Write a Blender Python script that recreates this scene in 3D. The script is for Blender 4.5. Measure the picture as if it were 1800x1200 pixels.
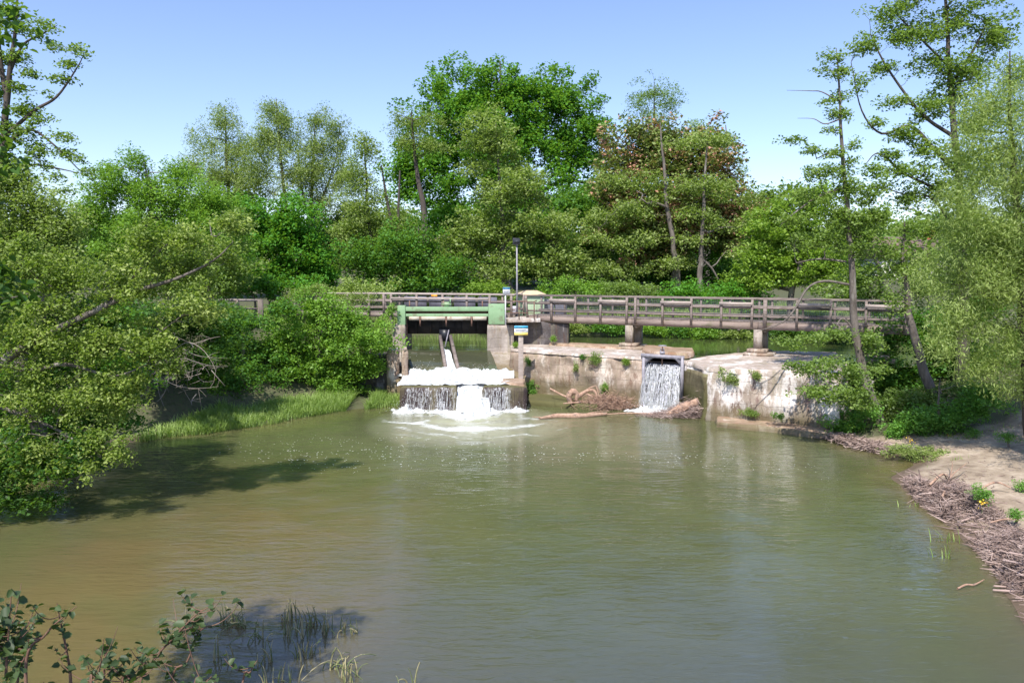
import bpy, math, random
import numpy as np
from mathutils import Vector
from math import radians, sin, cos, tan, atan, pi, sqrt

# ---------------------------------------------------------------- camera, sky, sun, exposure
sc = bpy.context.scene
for o in list(bpy.data.objects): bpy.data.objects.remove(o)
C = sc.collection
H = 6.1; FPX = 1350.0; TH = atan(120 / FPX)
cam_d = bpy.data.cameras.new('camera'); cam = bpy.data.objects.new('camera', cam_d); C.objects.link(cam)
cam.location = (0, 0, H); cam.rotation_euler = (pi / 2 - TH, 0, 0)
cam_d.sensor_width = 36; cam_d.lens = 27.0; cam_d.clip_start = 0.1; cam_d.clip_end = 3000
sc.camera = cam
SUN_EL = radians(54); SUN_AZ_DIR = (-0.30, -0.95)      # horizontal direction towards the sun
w = bpy.data.worlds.new('World'); sc.world = w; w.use_nodes = True
wn = w.node_tree.nodes; wl = w.node_tree.links
bg = wn['Background']; sky = wn.new('ShaderNodeTexSky'); sky.sky_type = 'NISHITA'; sky.sun_disc = False
sky.sun_elevation = SUN_EL; sky.sun_rotation = math.atan2(SUN_AZ_DIR[0], SUN_AZ_DIR[1])
sky.air_density = 1.0; sky.dust_density = 0.5; sky.ozone_density = 3.5
tint = wn.new('ShaderNodeMix'); tint.data_type = 'RGBA'; tint.blend_type = 'MULTIPLY'; tint.inputs[0].default_value = 1; tint.inputs[7].default_value = (1.02, .94, 1.0, 1)
wl.new(sky.outputs[0], tint.inputs[6]); wl.new(tint.outputs[2], bg.inputs[0]); bg.inputs[1].default_value = 0.15
sd = bpy.data.lights.new('sun', 'SUN'); sd.energy = 4.4; sd.angle = radians(0.53); sd.color = (1.0, 0.95, 0.87)
sun = bpy.data.objects.new('sun', sd); C.objects.link(sun)
_n = sqrt(SUN_AZ_DIR[0] ** 2 + SUN_AZ_DIR[1] ** 2)
sdir = Vector((SUN_AZ_DIR[0] / _n * cos(SUN_EL), SUN_AZ_DIR[1] / _n * cos(SUN_EL), sin(SUN_EL)))
sun.rotation_euler = sdir.to_track_quat('Z', 'Y').to_euler()
sun.location = (-20, -20, 40)
sc.view_settings.view_transform = 'Standard'; sc.view_settings.look = 'None'
sc.view_settings.exposure = 0.6; sc.view_settings.gamma = 1.0
sc.render.engine = 'CYCLES'
sc.cycles.max_bounces = 6; sc.cycles.transparent_max_bounces = 12
sc.cycles.transmission_bounces = 4; sc.cycles.diffuse_bounces = 3; sc.cycles.glossy_bounces = 3

# ---------------------------------------------------------------- pixel -> world helpers (survey of the place)
def ray(px, py):
    xc = (px - 900) / FPX; yc = (600 - py) / FPX
    return (xc, cos(TH) + yc * sin(TH), -sin(TH) + yc * cos(TH))
def atz(px, py, z):
    d = ray(px, py); t = (z - H) / d[2]
    return (d[0] * t, d[1] * t, z)
def aty(px, py, Y):
    d = ray(px, py); t = Y / d[1]
    return (d[0] * t, Y, H + d[2] * t)

# ---------------------------------------------------------------- numpy value noise
_rs = np.random.RandomState(7); _T = _rs.rand(64, 64, 64)
def vn(x, y, z=0.0):
    x, y, z = np.broadcast_arrays(np.asarray(x, float), np.asarray(y, float), np.asarray(z, float))
    xi = np.floor(x).astype(int); yi = np.floor(y).astype(int); zi = np.floor(z).astype(int)
    fx = x - xi; fy = y - yi; fz = z - zi
    fx = fx * fx * (3 - 2 * fx); fy = fy * fy * (3 - 2 * fy); fz = fz * fz * (3 - 2 * fz)
    r = 0
    for a in (0, 1):
        for b in (0, 1):
            for c in (0, 1):
                r = r + _T[(xi + a) % 64, (yi + b) % 64, (zi + c) % 64] * (fx if a else 1 - fx) * (fy if b else 1 - fy) * (fz if c else 1 - fz)
    return r * 2 - 1
def fbm(x, y, z=0.0, o=4):
    r = 0; a = 1.0; f = 1.0
    for i in range(o):
        r = r + a * vn(np.asarray(x) * f + i * 7.3, np.asarray(y) * f + i * 3.1, np.asarray(z) * f + i * 5.7); a *= .5; f *= 2
    return r

# ---------------------------------------------------------------- materials
def mat(name):
    m = bpy.data.materials.new(name); m.use_nodes = True
    return m, m.node_tree.nodes, m.node_tree.links, m.node_tree.nodes['Principled BSDF']
def ramp(n, stops):
    r = n.new('ShaderNodeValToRGB'); e = r.color_ramp.elements
    while len(e) < len(stops): e.new(0.5)
    for i, (p, c) in enumerate(stops):
        e[i].position = p; e[i].color = (*c, 1) if len(c) == 3 else c
    return r
def noise(n, l, scale, detail=4, rough=.55, vec=None, dist=0.0):
    t = n.new('ShaderNodeTexNoise'); t.inputs['Scale'].default_value = scale; t.inputs['Detail'].default_value = detail
    t.inputs['Roughness'].default_value = rough; t.inputs['Distortion'].default_value = dist
    if vec is not None: l.new(vec, t.inputs['Vector'])
    return t
def mapping(n, l, scale=(1, 1, 1), rot=(0, 0, 0)):
    g = n.new('ShaderNodeNewGeometry'); mp = n.new('ShaderNodeMapping')
    mp.inputs['Scale'].default_value = scale; mp.inputs['Rotation'].default_value = rot
    l.new(g.outputs['Position'], mp.inputs['Vector']); return mp.outputs[0]
def mixc(n, l, fac, a, b, blend='MIX'):
    m = n.new('ShaderNodeMix'); m.data_type = 'RGBA'; m.blend_type = blend
    for s, v in ((m.inputs['Factor'], fac), (m.inputs['A'] if False else m.inputs[6], a), (m.inputs[7], b)):
        if hasattr(v, 'is_linked') or hasattr(v, 'links'): l.new(v, s)
        elif isinstance(v, (int, float)): s.default_value = v
        else: s.default_value = (*v, 1)
    return m.outputs[2]
def mth(n, l, op, a, b=None, clamp=False):
    m = n.new('ShaderNodeMath'); m.operation = op; m.use_clamp = clamp
    for i, v in enumerate((a, b)):
        if v is None: continue
        if isinstance(v, (int, float)): m.inputs[i].default_value = v
        else: l.new(v, m.inputs[i])
    return m.outputs[0]
def bump(n, l, p, h, strength, dist=.02):
    b = n.new('ShaderNodeBump'); b.inputs['Strength'].default_value = strength; b.inputs['Distance'].default_value = dist
    l.new(h, b.inputs['Height']); l.new(b.outputs[0], p.inputs['Normal']); return b

GAIN = 1.15
def leaf_mat(name, cols, clump=0.35, trans=0.42, alt=None, altamt=.5, altscale=.25):
    m, n, l, p = mat(name)
    g = n.new('ShaderNodeNewGeometry')
    cols = [tuple(min(.6, v_ * GAIN) for v_ in c) for c in cols]
    r = ramp(n, [(i / (len(cols) - 1), c) for i, c in enumerate(cols)])
    nz = noise(n, l, clump, 2, .5, g.outputs['Position'])
    s = mth(n, l, 'ADD', mth(n, l, 'MULTIPLY', g.outputs['Random Per Island'], .55), mth(n, l, 'MULTIPLY', nz.outputs[0], 1.3))
    s = mth(n, l, 'SUBTRACT', s, .36, True)
    l.new(s, r.inputs[0]); col = r.outputs[0]
    if alt:
        n2 = noise(n, l, altscale, 4, .7, g.outputs['Position'])
        f = mth(n, l, 'MULTIPLY', mth(n, l, 'SUBTRACT', mth(n, l, 'ADD', n2.outputs[0], mth(n, l, 'MULTIPLY', g.outputs['Random Per Island'], .25)), 1 - altamt), 9.0, True)
        col = mixc(n, l, f, col, alt)
    p.inputs['Roughness'].default_value = .5; p.inputs['Specular IOR Level'].default_value = .35
    l.new(col, p.inputs['Base Color'])
    t = n.new('ShaderNodeBsdfTranslucent'); tc = mixc(n, l, .5, col, (.25, .42, .04), 'MIX')
    tc2 = mixc(n, l, 1.0, tc, (1.25, 1.25, .8), 'MULTIPLY'); l.new(tc2, t.inputs[0])
    mx = n.new('ShaderNodeMixShader'); mx.inputs[0].default_value = trans
    l.new(p.outputs[0], mx.inputs[1]); l.new(t.outputs[0], mx.inputs[2]); l.new(mx.outputs[0], n['Material Output'].inputs[0])
    return m
LM = {
 'oak': leaf_mat('oak_leaf', [(0.047, 0.135, 0.016), (0.081, 0.216, 0.027), (0.135, 0.324, 0.041)], .12),
 'dark': leaf_mat('dark_leaf', [(0.041, 0.108, 0.020), (0.068, 0.176, 0.027), (0.108, 0.257, 0.041)], .3),
 'rich': leaf_mat('rich_leaf', [(0.054, 0.162, 0.020), (0.081, 0.243, 0.027), (0.121, 0.324, 0.041)], .3),
 'alder': leaf_mat('alder_leaf', [(.09,.145,.035),(.155,.235,.06),(.25,.34,.10)], .3),
 'olive': leaf_mat('olive_leaf', [(.13,.175,.05),(.215,.28,.085),(.32,.39,.135)], .3),
 'bright': leaf_mat('bright_leaf', [(0.095, 0.203, 0.027), (0.149, 0.284, 0.041), (0.216, 0.378, 0.061)], .4),
 'yellow': leaf_mat('yellow_leaf', [(0.108, 0.203, 0.027), (0.176, 0.284, 0.041), (0.270, 0.392, 0.068)], .4),
 'willow': leaf_mat('willow_leaf', [(.17,.235,.06),(.26,.34,.10),(.38,.46,.17)], .5),
 'fore': leaf_mat('foreground_leaf', [(.09,.14,.03),(.18,.25,.05),(.36,.42,.13)], .9),
 'copper': leaf_mat('copper_leaf', [(.34,.17,.125),(.45,.225,.17),(.56,.31,.24)], .35, .2, (.19,.25,.075), .50, .5),
 'nettle': leaf_mat('nettle_leaf', [(.07,.19,.03),(.12,.28,.045),(.2,.38,.08)], 1.2),
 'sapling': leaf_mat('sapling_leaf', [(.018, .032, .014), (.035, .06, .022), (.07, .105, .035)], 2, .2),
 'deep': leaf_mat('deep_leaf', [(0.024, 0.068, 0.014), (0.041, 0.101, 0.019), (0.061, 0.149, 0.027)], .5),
}
def simple(name, c1, c2, scale=4, rough=.8, bstr=.3, bdist=.01, vscale=(1, 1, 1), metal=0, spec=.4, c3=None, s3=1.0, thr=.55):
    m, n, l, p = mat(name)
    v = mapping(n, l, vscale); nz = noise(n, l, scale, 6, .62, v)
    r = ramp(n, [(.32, c1), (.68, c2)]); l.new(nz.outputs[0], r.inputs[0]); col = r.outputs[0]
    if c3:
        n3 = noise(n, l, s3, 5, .65, v); r3 = ramp(n, [(thr - .05, (0, 0, 0)), (thr + .06, (1, 1, 1))]); l.new(n3.outputs[0], r3.inputs[0])
        col = mixc(n, l, r3.outputs[0], col, c3)
    l.new(col, p.inputs['Base Color']); p.inputs['Roughness'].default_value = rough
    p.inputs['Metallic'].default_value = metal; p.inputs['Specular IOR Level'].default_value = spec
    n2 = noise(n, l, scale * 4, 5, .6, v); bump(n, l, p, n2.outputs[0], bstr, bdist)
    return m
M = {}
M['bark'] = simple('bark', (.085, .07, .06), (.20, .17, .15), 6, .9, .8, .03, (1, 1, .25), c3=(.26, .24, .21), s3=2.5, thr=.6)
M['bark_pale'] = simple('pale_bark', (.22, .18, .15), (.38, .33, .28), 8, .85, .5, .01, (1, 1, .4))
M['bark_dark'] = simple('dark_bark', (.05, .04, .035), (.11, .09, .075), 6, .9, .8, .03, (1, 1, .25))
M['wood'] = simple('weathered_timber', (.17, .13, .115), (.30, .25, .225), 3, .85, .5, .006, (1, 1, 6), c3=(.10, .085, .06), s3=.9, thr=.6)
M['wood_pale'] = simple('pale_timber', (.32, .265, .235), (.46, .39, .35), 3, .85, .4, .005, (1, 1, 5), c3=(.2, .17, .14), s3=1.2, thr=.62)
M['beam'] = simple('beam_timber', (.20, .15, .13), (.33, .26, .225), 1.6, .85, .4, .006, (1, 1, 5), c3=(.13, .12, .07), s3=.8, thr=.58)
M['drift'] = simple('driftwood', (.26, .15, .10), (.50, .34, .25), 9, .9, .6, .01, c3=(.17, .12, .1), s3=5, thr=.6)
M['twig'] = simple('dead_twig', (.22, .16, .145), (.40, .31, .28), 14, .9, .3, .004, c3=(.14, .1, .09), s3=8)
M['green'] = simple('green_paint', (.22, .36, .19), (.28, .43, .245), 2.0, .5, .15, .002, c3=(.20, .24, .14), s3=2.6, thr=.60)
M['palegreen'] = simple('pale_green_panel', (.36, .48, .30), (.44, .56, .37), 1.5, .6, .1, .002)
M['steel'] = simple('galvanised_steel', (.23, .22, .25), (.36, .34, .38), 7, .6, .1, .002, metal=.1, c3=(.3, .2, .15), s3=3, thr=.68)
M['rust'] = simple('rusty_steel', (.13, .07, .05), (.27, .16, .12), 8, .8, .3, .003)
M['black'] = simple('black_metal', (.012, .013, .02), (.03, .032, .04), 4, .4, .1, .001)
M['dark_panel'] = simple('grey_panel', (.10, .10, .13), (.17, .165, .2), 2, .6, .1, .002)
M['gate'] = simple('gate_leaf', (.018, .015, .014), (.05, .04, .035), 1.8, .7, .3, .01, c3=(.09, .05, .035), s3=1.3, thr=.64)
M['cream'] = simple('cream_board', (.48, .41, .32), (.62, .54, .44), 2, .8, .2, .002, c3=(.3, .23, .17), s3=3, thr=.62)
M['white'] = simple('white_paint', (.7, .7, .72), (.8, .8, .82), 3, .5, .05, .001)
M['sblue'] = simple('sign_blue', (.05, .20, .42), (.06, .23, .46), 3, .5, .05, .001)
M['sgreen'] = simple('sign_green', (.04, .18, .12), (.05, .21, .14), 3, .5, .05, .001)
M['scyan'] = simple('sign_cyan', (.05, .36, .55), (.06, .4, .6), 3, .5, .05, .001)
M['syellow'] = simple('sign_yellow', (.85, .62, .16), (.9, .68, .2), 3, .5, .05, .001)
M['stext'] = simple('sign_text', (.12, .14, .2), (.15, .17, .24), 3, .5, .05, .001)
M['orange'] = simple('orange_plastic', (.9, .32, .02), (.95, .38, .04), 3, .5, .05, .001)
M['roof_tan'] = simple('tan_roof', (.48, .36, .22), (.62, .49, .33), 4, .85, .4, .01)
M['wire'] = simple('wire', (.22, .24, .26), (.32, .34, .36), 5, .5, .05, .001, metal=.5)
M['brick'] = simple('red_roof_tile', (.36, .10, .05), (.48, .15, .08), 3, .85, .3, .01)
M['housewhite'] = simple('white_render', (.66, .63, .6), (.76, .74, .7), 1, .85, .1, .003)
M['houseroof'] = simple('brown_roof', (.12, .08, .07), (.2, .14, .12), 3, .85, .3, .01)
M['glass'] = simple('dark_glass', (.03, .035, .04), (.05, .055, .06), 3, .1, .02, .001)
M['reed'] = simple('reed', (.09, .13, .04), (.2, .23, .09), 6, .7, .1, .002, c3=(.45, .38, .24), s3=9, thr=.6)
M['reed_dry'] = simple('dry_reed', (.24, .22, .11), (.42, .37, .21), 9, .7, .1, .002, c3=(.2, .22, .09), s3=6, thr=.6)
M['grassblade'] = leaf_mat('grass_blade', [(.14,.22,.05),(.22,.32,.08),(.34,.44,.15)], .5, .4)
M['flower'] = simple('yellow_flower', (.75, .45, .03), (.9, .6, .05), 9, .6, .1, .002)
M['sprigstem'] = simple('sapling_stem', (.12, .06, .045), (.2, .12, .08), 9, .8, .2, .002)

m, n, l, p = mat('dead_twig_mix'); g = n.new('ShaderNodeNewGeometry'); r = ramp(n, [(0, (.09, .065, .05)), (.35, (.22, .155, .13)), (.7, (.42, .31, .27)), (1, (.62, .5, .44))])
nz = noise(n, l, 1.4, 3, .6, g.outputs['Position']); l.new(mth(n, l, 'ADD', mth(n, l, 'MULTIPLY', g.outputs['Random Per Island'], .75), mth(n, l, 'MULTIPLY', mth(n, l, 'SUBTRACT', nz.outputs[0], .35), .8), True), r.inputs[0]); l.new(r.outputs[0], p.inputs['Base Color']); p.inputs['Roughness'].default_value = .9; M['twigmix'] = m
def concrete(name, base1, base2, stain, white, wthr, moss_h=1.0, blocks=.25, wet=None):
    m, n, l, p = mat(name)
    v = mapping(n, l); vz = mapping(n, l, (1, 1, .35))
    a = noise(n, l, 1.1, 9, .74, v); r = ramp(n, [(.36, tuple(q * .72 for q in base1)), (.50, base1), (.64, base2)]); l.new(a.outputs[0], r.inputs[0]); col = r.outputs[0]
    # limewash
    b = noise(n, l, .9, 8, .72, vz); rb = ramp(n, [(wthr - .03, (0, 0, 0)), (wthr + .05, (1, 1, 1))]); l.new(b.outputs[0], rb.inputs[0])
    col = mixc(n, l, rb.outputs[0], col, white)
    # dark/brown stains and holes
    c = noise(n, l, 2.6, 9, .75, vz); rc = ramp(n, [(.54, (0, 0, 0)), (.60, (1, 1, 1))]); l.new(c.outputs[0], rc.inputs[0])
    col = mixc(n, l, mth(n, l, 'MULTIPLY', rc.outputs[0], .9), col, stain)
    vsm = mapping(n, l, (1, 1, .07)); c2 = noise(n, l, 2.1, 6, .65, vsm); rc2 = ramp(n, [(.50, (0, 0, 0)), (.64, (1, 1, 1))]); l.new(c2.outputs[0], rc2.inputs[0])
    col = mixc(n, l, mth(n, l, 'MULTIPLY', rc2.outputs[0], .55), col, (.22, .19, .11))
    d = noise(n, l, 9, 6, .7, v); rd = ramp(n, [(.62, (0, 0, 0)), (.68, (1, 1, 1))]); l.new(d.outputs[0], rd.inputs[0])
    col = mixc(n, l, mth(n, l, 'MULTIPLY', rd.outputs[0], .6), col, (.13, .10, .085))
    # masonry courses (thin joints)
    g = n.new('ShaderNodeNewGeometry'); sx = n.new('ShaderNodeSeparateXYZ'); l.new(g.outputs['Position'], sx.inputs[0])
    cx = n.new('ShaderNodeCombineXYZ'); l.new(mth(n, l, 'MULTIPLY', sx.outputs[0], 1.14), cx.inputs[0]); l.new(sx.outputs[2], cx.inputs[1])
    br = n.new('ShaderNodeTexBrick'); br.inputs['Scale'].default_value = 1; br.inputs['Brick Width'].default_value = 1.15; br.inputs['Row Height'].default_value = .46; br.offset = .37; br.squash = 1.25; br.squash_frequency = 3
    br.inputs['Mortar Size'].default_value = .014; br.inputs['Mortar Smooth'].default_value = .4
    wob = noise(n, l, 2.5, 3, .6, v); vadd = n.new('ShaderNodeVectorMath'); vadd.operation = 'MULTIPLY_ADD'
    l.new(wob.outputs[1], vadd.inputs[0]); vadd.inputs[1].default_value = (.22, .22, .22); l.new(cx.outputs[0], vadd.inputs[2])
    l.new(vadd.outputs[0], br.inputs['Vector'])
    jm = mth(n, l, 'MULTIPLY', mth(n, l, 'MULTIPLY', br.outputs['Fac'], blocks), mth(n, l, 'MULTIPLY', mth(n, l, 'SUBTRACT', a.outputs[0], .40), 6.0, True), True)
    col = mixc(n, l, jm, col, (.10, .075, .06))
    # moss & damp near the waterline (below moss_h)
    mz = n.new('ShaderNodeMapRange'); mz.inputs[1].default_value = moss_h; mz.inputs[2].default_value = moss_h - .9; l.new(sx.outputs[2], mz.inputs[0])
    mf = mth(n, l, 'MULTIPLY', mth(n, l, 'SUBTRACT', mth(n, l, 'ADD', mz.outputs[0], mth(n, l, 'MULTIPLY', c.outputs[0], .9)), .62), 1.8, True)
    col = mixc(n, l, mth(n, l, 'MULTIPLY', mf, .8), col, wet or (.15, .12, .06))
    l.new(col, p.inputs['Base Color']); p.inputs['Roughness'].default_value = .88; p.inputs['Specular IOR Level'].default_value = .3
    hs = mth(n, l, 'SUBTRACT', mth(n, l, 'ADD', c.outputs[0], mth(n, l, 'MULTIPLY', d.outputs[0], .5)), mth(n, l, 'MULTIPLY', br.outputs['Fac'], .3))
    bump(n, l, p, hs, .9, .05)
    return m
M['wall'] = concrete('masonry_wall', (.34, .26, .20), (.50, .40, .32), (.22, .14, .10), (.66, .58, .50), .56, 1.25, .40)
M['wall_white'] = concrete('limewashed_wall', (.36, .29, .235), (.50, .42, .35), (.20, .13, .11), (.76, .70, .66), .485, 1.0, .4)
M['conc'] = concrete('concrete', (.36, .31, .27), (.50, .44, .39), (.28, .22, .17), (.56, .51, .46), .62, 2.0, .0, (.16, .12, .05))
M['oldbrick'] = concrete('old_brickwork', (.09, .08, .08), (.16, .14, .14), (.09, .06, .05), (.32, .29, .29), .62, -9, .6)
M['wet'] = concrete('wet_stone', (.05, .035, .035), (.10, .075, .07), (.04, .03, .02), (.13, .11, .07), .62, -9, .3)
M['mossy'] = concrete('mossy_stone', (.15, .125, .07), (.24, .20, .12), (.09, .07, .035), (.2, .22, .09), .58, 1.5, .5, (.09, .09, .03))
M['cap'] = concrete('cap_concrete', (.42, .35, .30), (.58, .50, .44), (.42, .32, .25), (.74, .69, .65), .55, -9, .12)
M['rustcap'] = concrete('rust_stained_cap', (.34, .235, .165), (.50, .38, .285), (.26, .15, .09), (.60, .50, .42), .62, -9, .1)

# ---------------------------------------------------------------- object plumbing
def props(o, label=None, cat=None, group=None, kind=None):
    if label: o['label'] = label
    if cat: o['category'] = cat
    if group: o['group'] = group
    if kind: o['kind'] = kind
def root(name, loc, label, cat, group=None):
    o = bpy.data.objects.new(name, None); C.objects.link(o); o.location = loc; o.empty_display_size = .2
    props(o, label, cat, group); return o
def world_org(o):
    v = Vector((0, 0, 0))
    while o is not None: v = v + o.location; o = o.parent
    return np.array(v)
def link_mesh(name, V, loops, starts, totals, material, parent=None, smooth=False, loc=None):
    V = np.asarray(V, dtype=np.float64)
    org = world_org(parent) if parent is not None else np.array(loc if loc is not None else (0, 0, 0), float)
    me = bpy.data.meshes.new(name); me.vertices.add(len(V)); me.vertices.foreach_set('co', (V - org).astype(np.float32).ravel())
    me.loops.add(len(loops)); me.loops.foreach_set('vertex_index', np.asarray(loops, np.int32))
    me.polygons.add(len(starts)); me.polygons.foreach_set('loop_start', np.asarray(starts, np.int32))
    try: me.polygons.foreach_set('loop_total', np.asarray(totals, np.int32))
    except Exception: pass
    me.update(calc_edges=True); me.validate()
    if smooth: me.polygons.foreach_set('use_smooth', np.ones(len(me.polygons), bool))
    if material: me.materials.append(material)
    o = bpy.data.objects.new(name, me); C.objects.link(o)
    if parent is not None: o.parent = parent
    elif loc is not None: o.location = loc
    return o
def quads_obj(name, V, Q, material, parent=None, smooth=False, loc=None):
    Q = np.asarray(Q); k = Q.shape[1]
    return link_mesh(name, V, Q.ravel(), np.arange(len(Q)) * k, np.full(len(Q), k), material, parent, smooth, loc)

class MB:
    def __init__(s): s.v = []; s.f = []; s.k = 0
    def add(s, V, F):
        s.v.extend([tuple(p) for p in V]); s.f.extend([tuple(i + s.k for i in f) for f in F]); s.k += len(V)
    def box(s, c, dx, dy, dz, ang=0.0, tilt=0.0):
        """c = centre of the bottom face; ang rotates about z; tilt leans along local x"""
        ca, sa = cos(ang), sin(ang); V = []
        for zz in (0, 1):
            for (a, b) in ((-1, -1), (1, -1), (1, 1), (-1, 1)):
                x = a * dx / 2 + (tilt if zz else 0); y = b * dy / 2
                V.append((c[0] + x * ca - y * sa, c[1] + x * sa + y * ca, c[2] + zz * dz))
        s.add(V, [(3, 2, 1, 0), (4, 5, 6, 7), (0, 1, 5, 4), (1, 2, 6, 5), (2, 3, 7, 6), (3, 0, 4, 7)]); return s
    def bar(s, p, q, wd, h):
        """rectangular bar from p to q (centres of the ends), width wd horizontal, height h"""
        p = Vector(p); q = Vector(q); d = (q - p).normalized()
        side = d.cross(Vector((0, 0, 1)));  side = side.normalized() if side.length > 1e-4 else Vector((1, 0, 0))
        up = side.cross(d).normalized(); V = []
        for e in (p, q):
            for (a, b) in ((-1, -1), (1, -1), (1, 1), (-1, 1)):
                V.append(e + side * a * wd / 2 + up * b * h / 2)
        s.add(V, [(0, 1, 2, 3), (7, 6, 5, 4), (4, 5, 1, 0), (5, 6, 2, 1), (6, 7, 3, 2), (7, 4, 0, 3)]); return s
    def tube(s, pts, rad, n=6):
        V, Q = tube_geo(pts, rad, n); s.add(V.tolist(), Q.tolist()); 
        m = len(V); s.f.append(tuple(s.k - n + i for i in range(n))); s.f.append(tuple(s.k - m + n - 1 - i for i in range(n))); return s
    def prism(s, poly, z0, z1):
        n = len(poly); V = [(p[0], p[1], z0) for p in poly] + [(p[0], p[1], z1) for p in poly]
        s.add(V, [tuple(range(n - 1, -1, -1)), tuple(range(n, 2 * n))] + [(i, (i + 1) % n, n + (i + 1) % n, n + i) for i in range(n)]); return s
    def build(s, name, material, parent=None, loc=None, smooth=False, bevel=0):
        loops = [i for f in s.f for i in f]; tot = [len(f) for f in s.f]; st = np.concatenate([[0], np.cumsum(tot)[:-1]]) if tot else []
        o = link_mesh(name, s.v, loops, st, tot, material, parent, smooth, loc)
        if bevel:
            b = o.modifiers.new('bevel', 'BEVEL'); b.width = bevel; b.segments = 2; b.limit_method = 'ANGLE'
        return o
def tube_geo(pts, rad, n=6):
    P = np.asarray(pts, float); m = len(P); R = np.broadcast_to(np.asarray(rad, float), (m,))
    T = np.gradient(P, axis=0); T /= np.linalg.norm(T, axis=1, keepdims=True) + 1e-9
    ref = np.tile([0.31, 0.17, .93], (m, 1)); par = np.abs((T * ref).sum(1)) > .93; ref[par] = [.95, .3, .05]
    if par.any() and not par.all(): ref[:] = [.71, -.69, .12]
    A = np.cross(T, ref); A /= np.linalg.norm(A, axis=1, keepdims=True) + 1e-9; B = np.cross(T, A)
    th = np.arange(n) * 2 * pi / n
    V = P[:, None] + R[:, None, None] * (A[:, None] * np.cos(th)[None, :, None] + B[:, None] * np.sin(th)[None, :, None])
    i = np.arange(m - 1)[:, None] * n; j = np.arange(n)[None]
    Q = np.stack([i + j, i + (j + 1) % n, i + n + (j + 1) % n, i + n + j], -1).reshape(-1, 4)
    return V.reshape(-1, 3), Q
class Tubes:
    def __init__(s): s.V = []; s.Q = []; s.k = 0
    def add(s, pts, rad, n=5):
        V, Q = tube_geo(pts, rad, n); s.V.append(V); s.Q.append(Q + s.k); s.k += len(V)
    def build(s, name, material, parent=None, loc=None):
        return quads_obj(name, np.concatenate(s.V), np.concatenate(s.Q), material, parent, True, loc)
def bez(p0, p1, p2, n=8):
    t = np.linspace(0, 1, n)[:, None]; p0, p1, p2 = map(np.asarray, (p0, p1, p2))
    return (1 - t) ** 2 * p0 + 2 * t * (1 - t) * p1 + t * t * p2
def smooth_path(pts, k=6):
    P = np.asarray(pts, float); out = []
    Q = np.vstack([2 * P[0] - P[1], P, 2 * P[-1] - P[-2]])
    for i in range(1, len(Q) - 2):
        for t in np.linspace(0, 1, k, endpoint=False):
            a, b, c, d = Q[i - 1], Q[i], Q[i + 1], Q[i + 2]
            out.append(.5 * ((2 * b) + (-a + c) * t + (2 * a - 5 * b + 4 * c - d) * t * t + (-a + 3 * b - 3 * c + d) * t ** 3))
    out.append(P[-1]); return np.array(out)

# ---------------------------------------------------------------- foliage
def leaf_geo(Cn, L, W, rng, up=.7, near=False, droop=0.0, D=None):
    N = len(Cn)
    nrm = rng.normal(size=(N, 3)); nrm /= np.linalg.norm(nrm, axis=1, keepdims=True); nrm[:, 2] = np.abs(nrm[:, 2]); nrm += np.array([0, 0, up]); nrm /= np.linalg.norm(nrm, axis=1, keepdims=True)
    if D is None: D = rng.normal(size=(N, 3))
    D = D + np.array([0, 0, -droop]); D = D - (D * nrm).sum(1, keepdims=True) * nrm; D /= np.linalg.norm(D, axis=1, keepdims=True) + 1e-9
    S = np.cross(nrm, D); s = rng.uniform(.5, 1.45, (N, 1)); L = L * s; W = W * s; fold = W * .28
    if not near:
        V = np.stack([Cn - D * L / 2, Cn + S * W / 2 + nrm * fold, Cn + D * L / 2, Cn - S * W / 2 + nrm * fold], 1).reshape(-1, 3)
        return V, np.arange(4 * N).reshape(N, 4)
    b = Cn - D * L / 2; t = Cn + D * L / 2 - nrm * L * .12
    V = np.stack([b, b + D * L * .28 + S * W * .46 + nrm * fold, b + D * L * .68 + S * W * .42 + nrm * fold * .8, t,
                  b + D * L * .68 - S * W * .42 + nrm * fold * .8, b + D * L * .28 - S * W * .46 + nrm * fold], 1).reshape(-1, 3)
    k = np.arange(N)[:, None] * 6
    Q = np.concatenate([k + np.array([[0, 3, 2, 1]]), k + np.array([[0, 5, 4, 3]])], 0)
    return V, Q

GROW = 1.12
def W3(lobe, Y):
    """pixel lobe (px, py, rx, ry[, dY[, rdepth]]) -> centre and radii in metres"""
    px, py, rx, ry = lobe[:4]; y = Y + (lobe[4] if len(lobe) > 4 else 0)
    c = aty(px, py, y); a = GROW * rx * y / FPX; b = GROW * ry * y / FPX
    d = lobe[5] if len(lobe) > 5 else .8 * (a + b) / 2 + .15
    return np.array(c), np.array([a, d, b])

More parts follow.
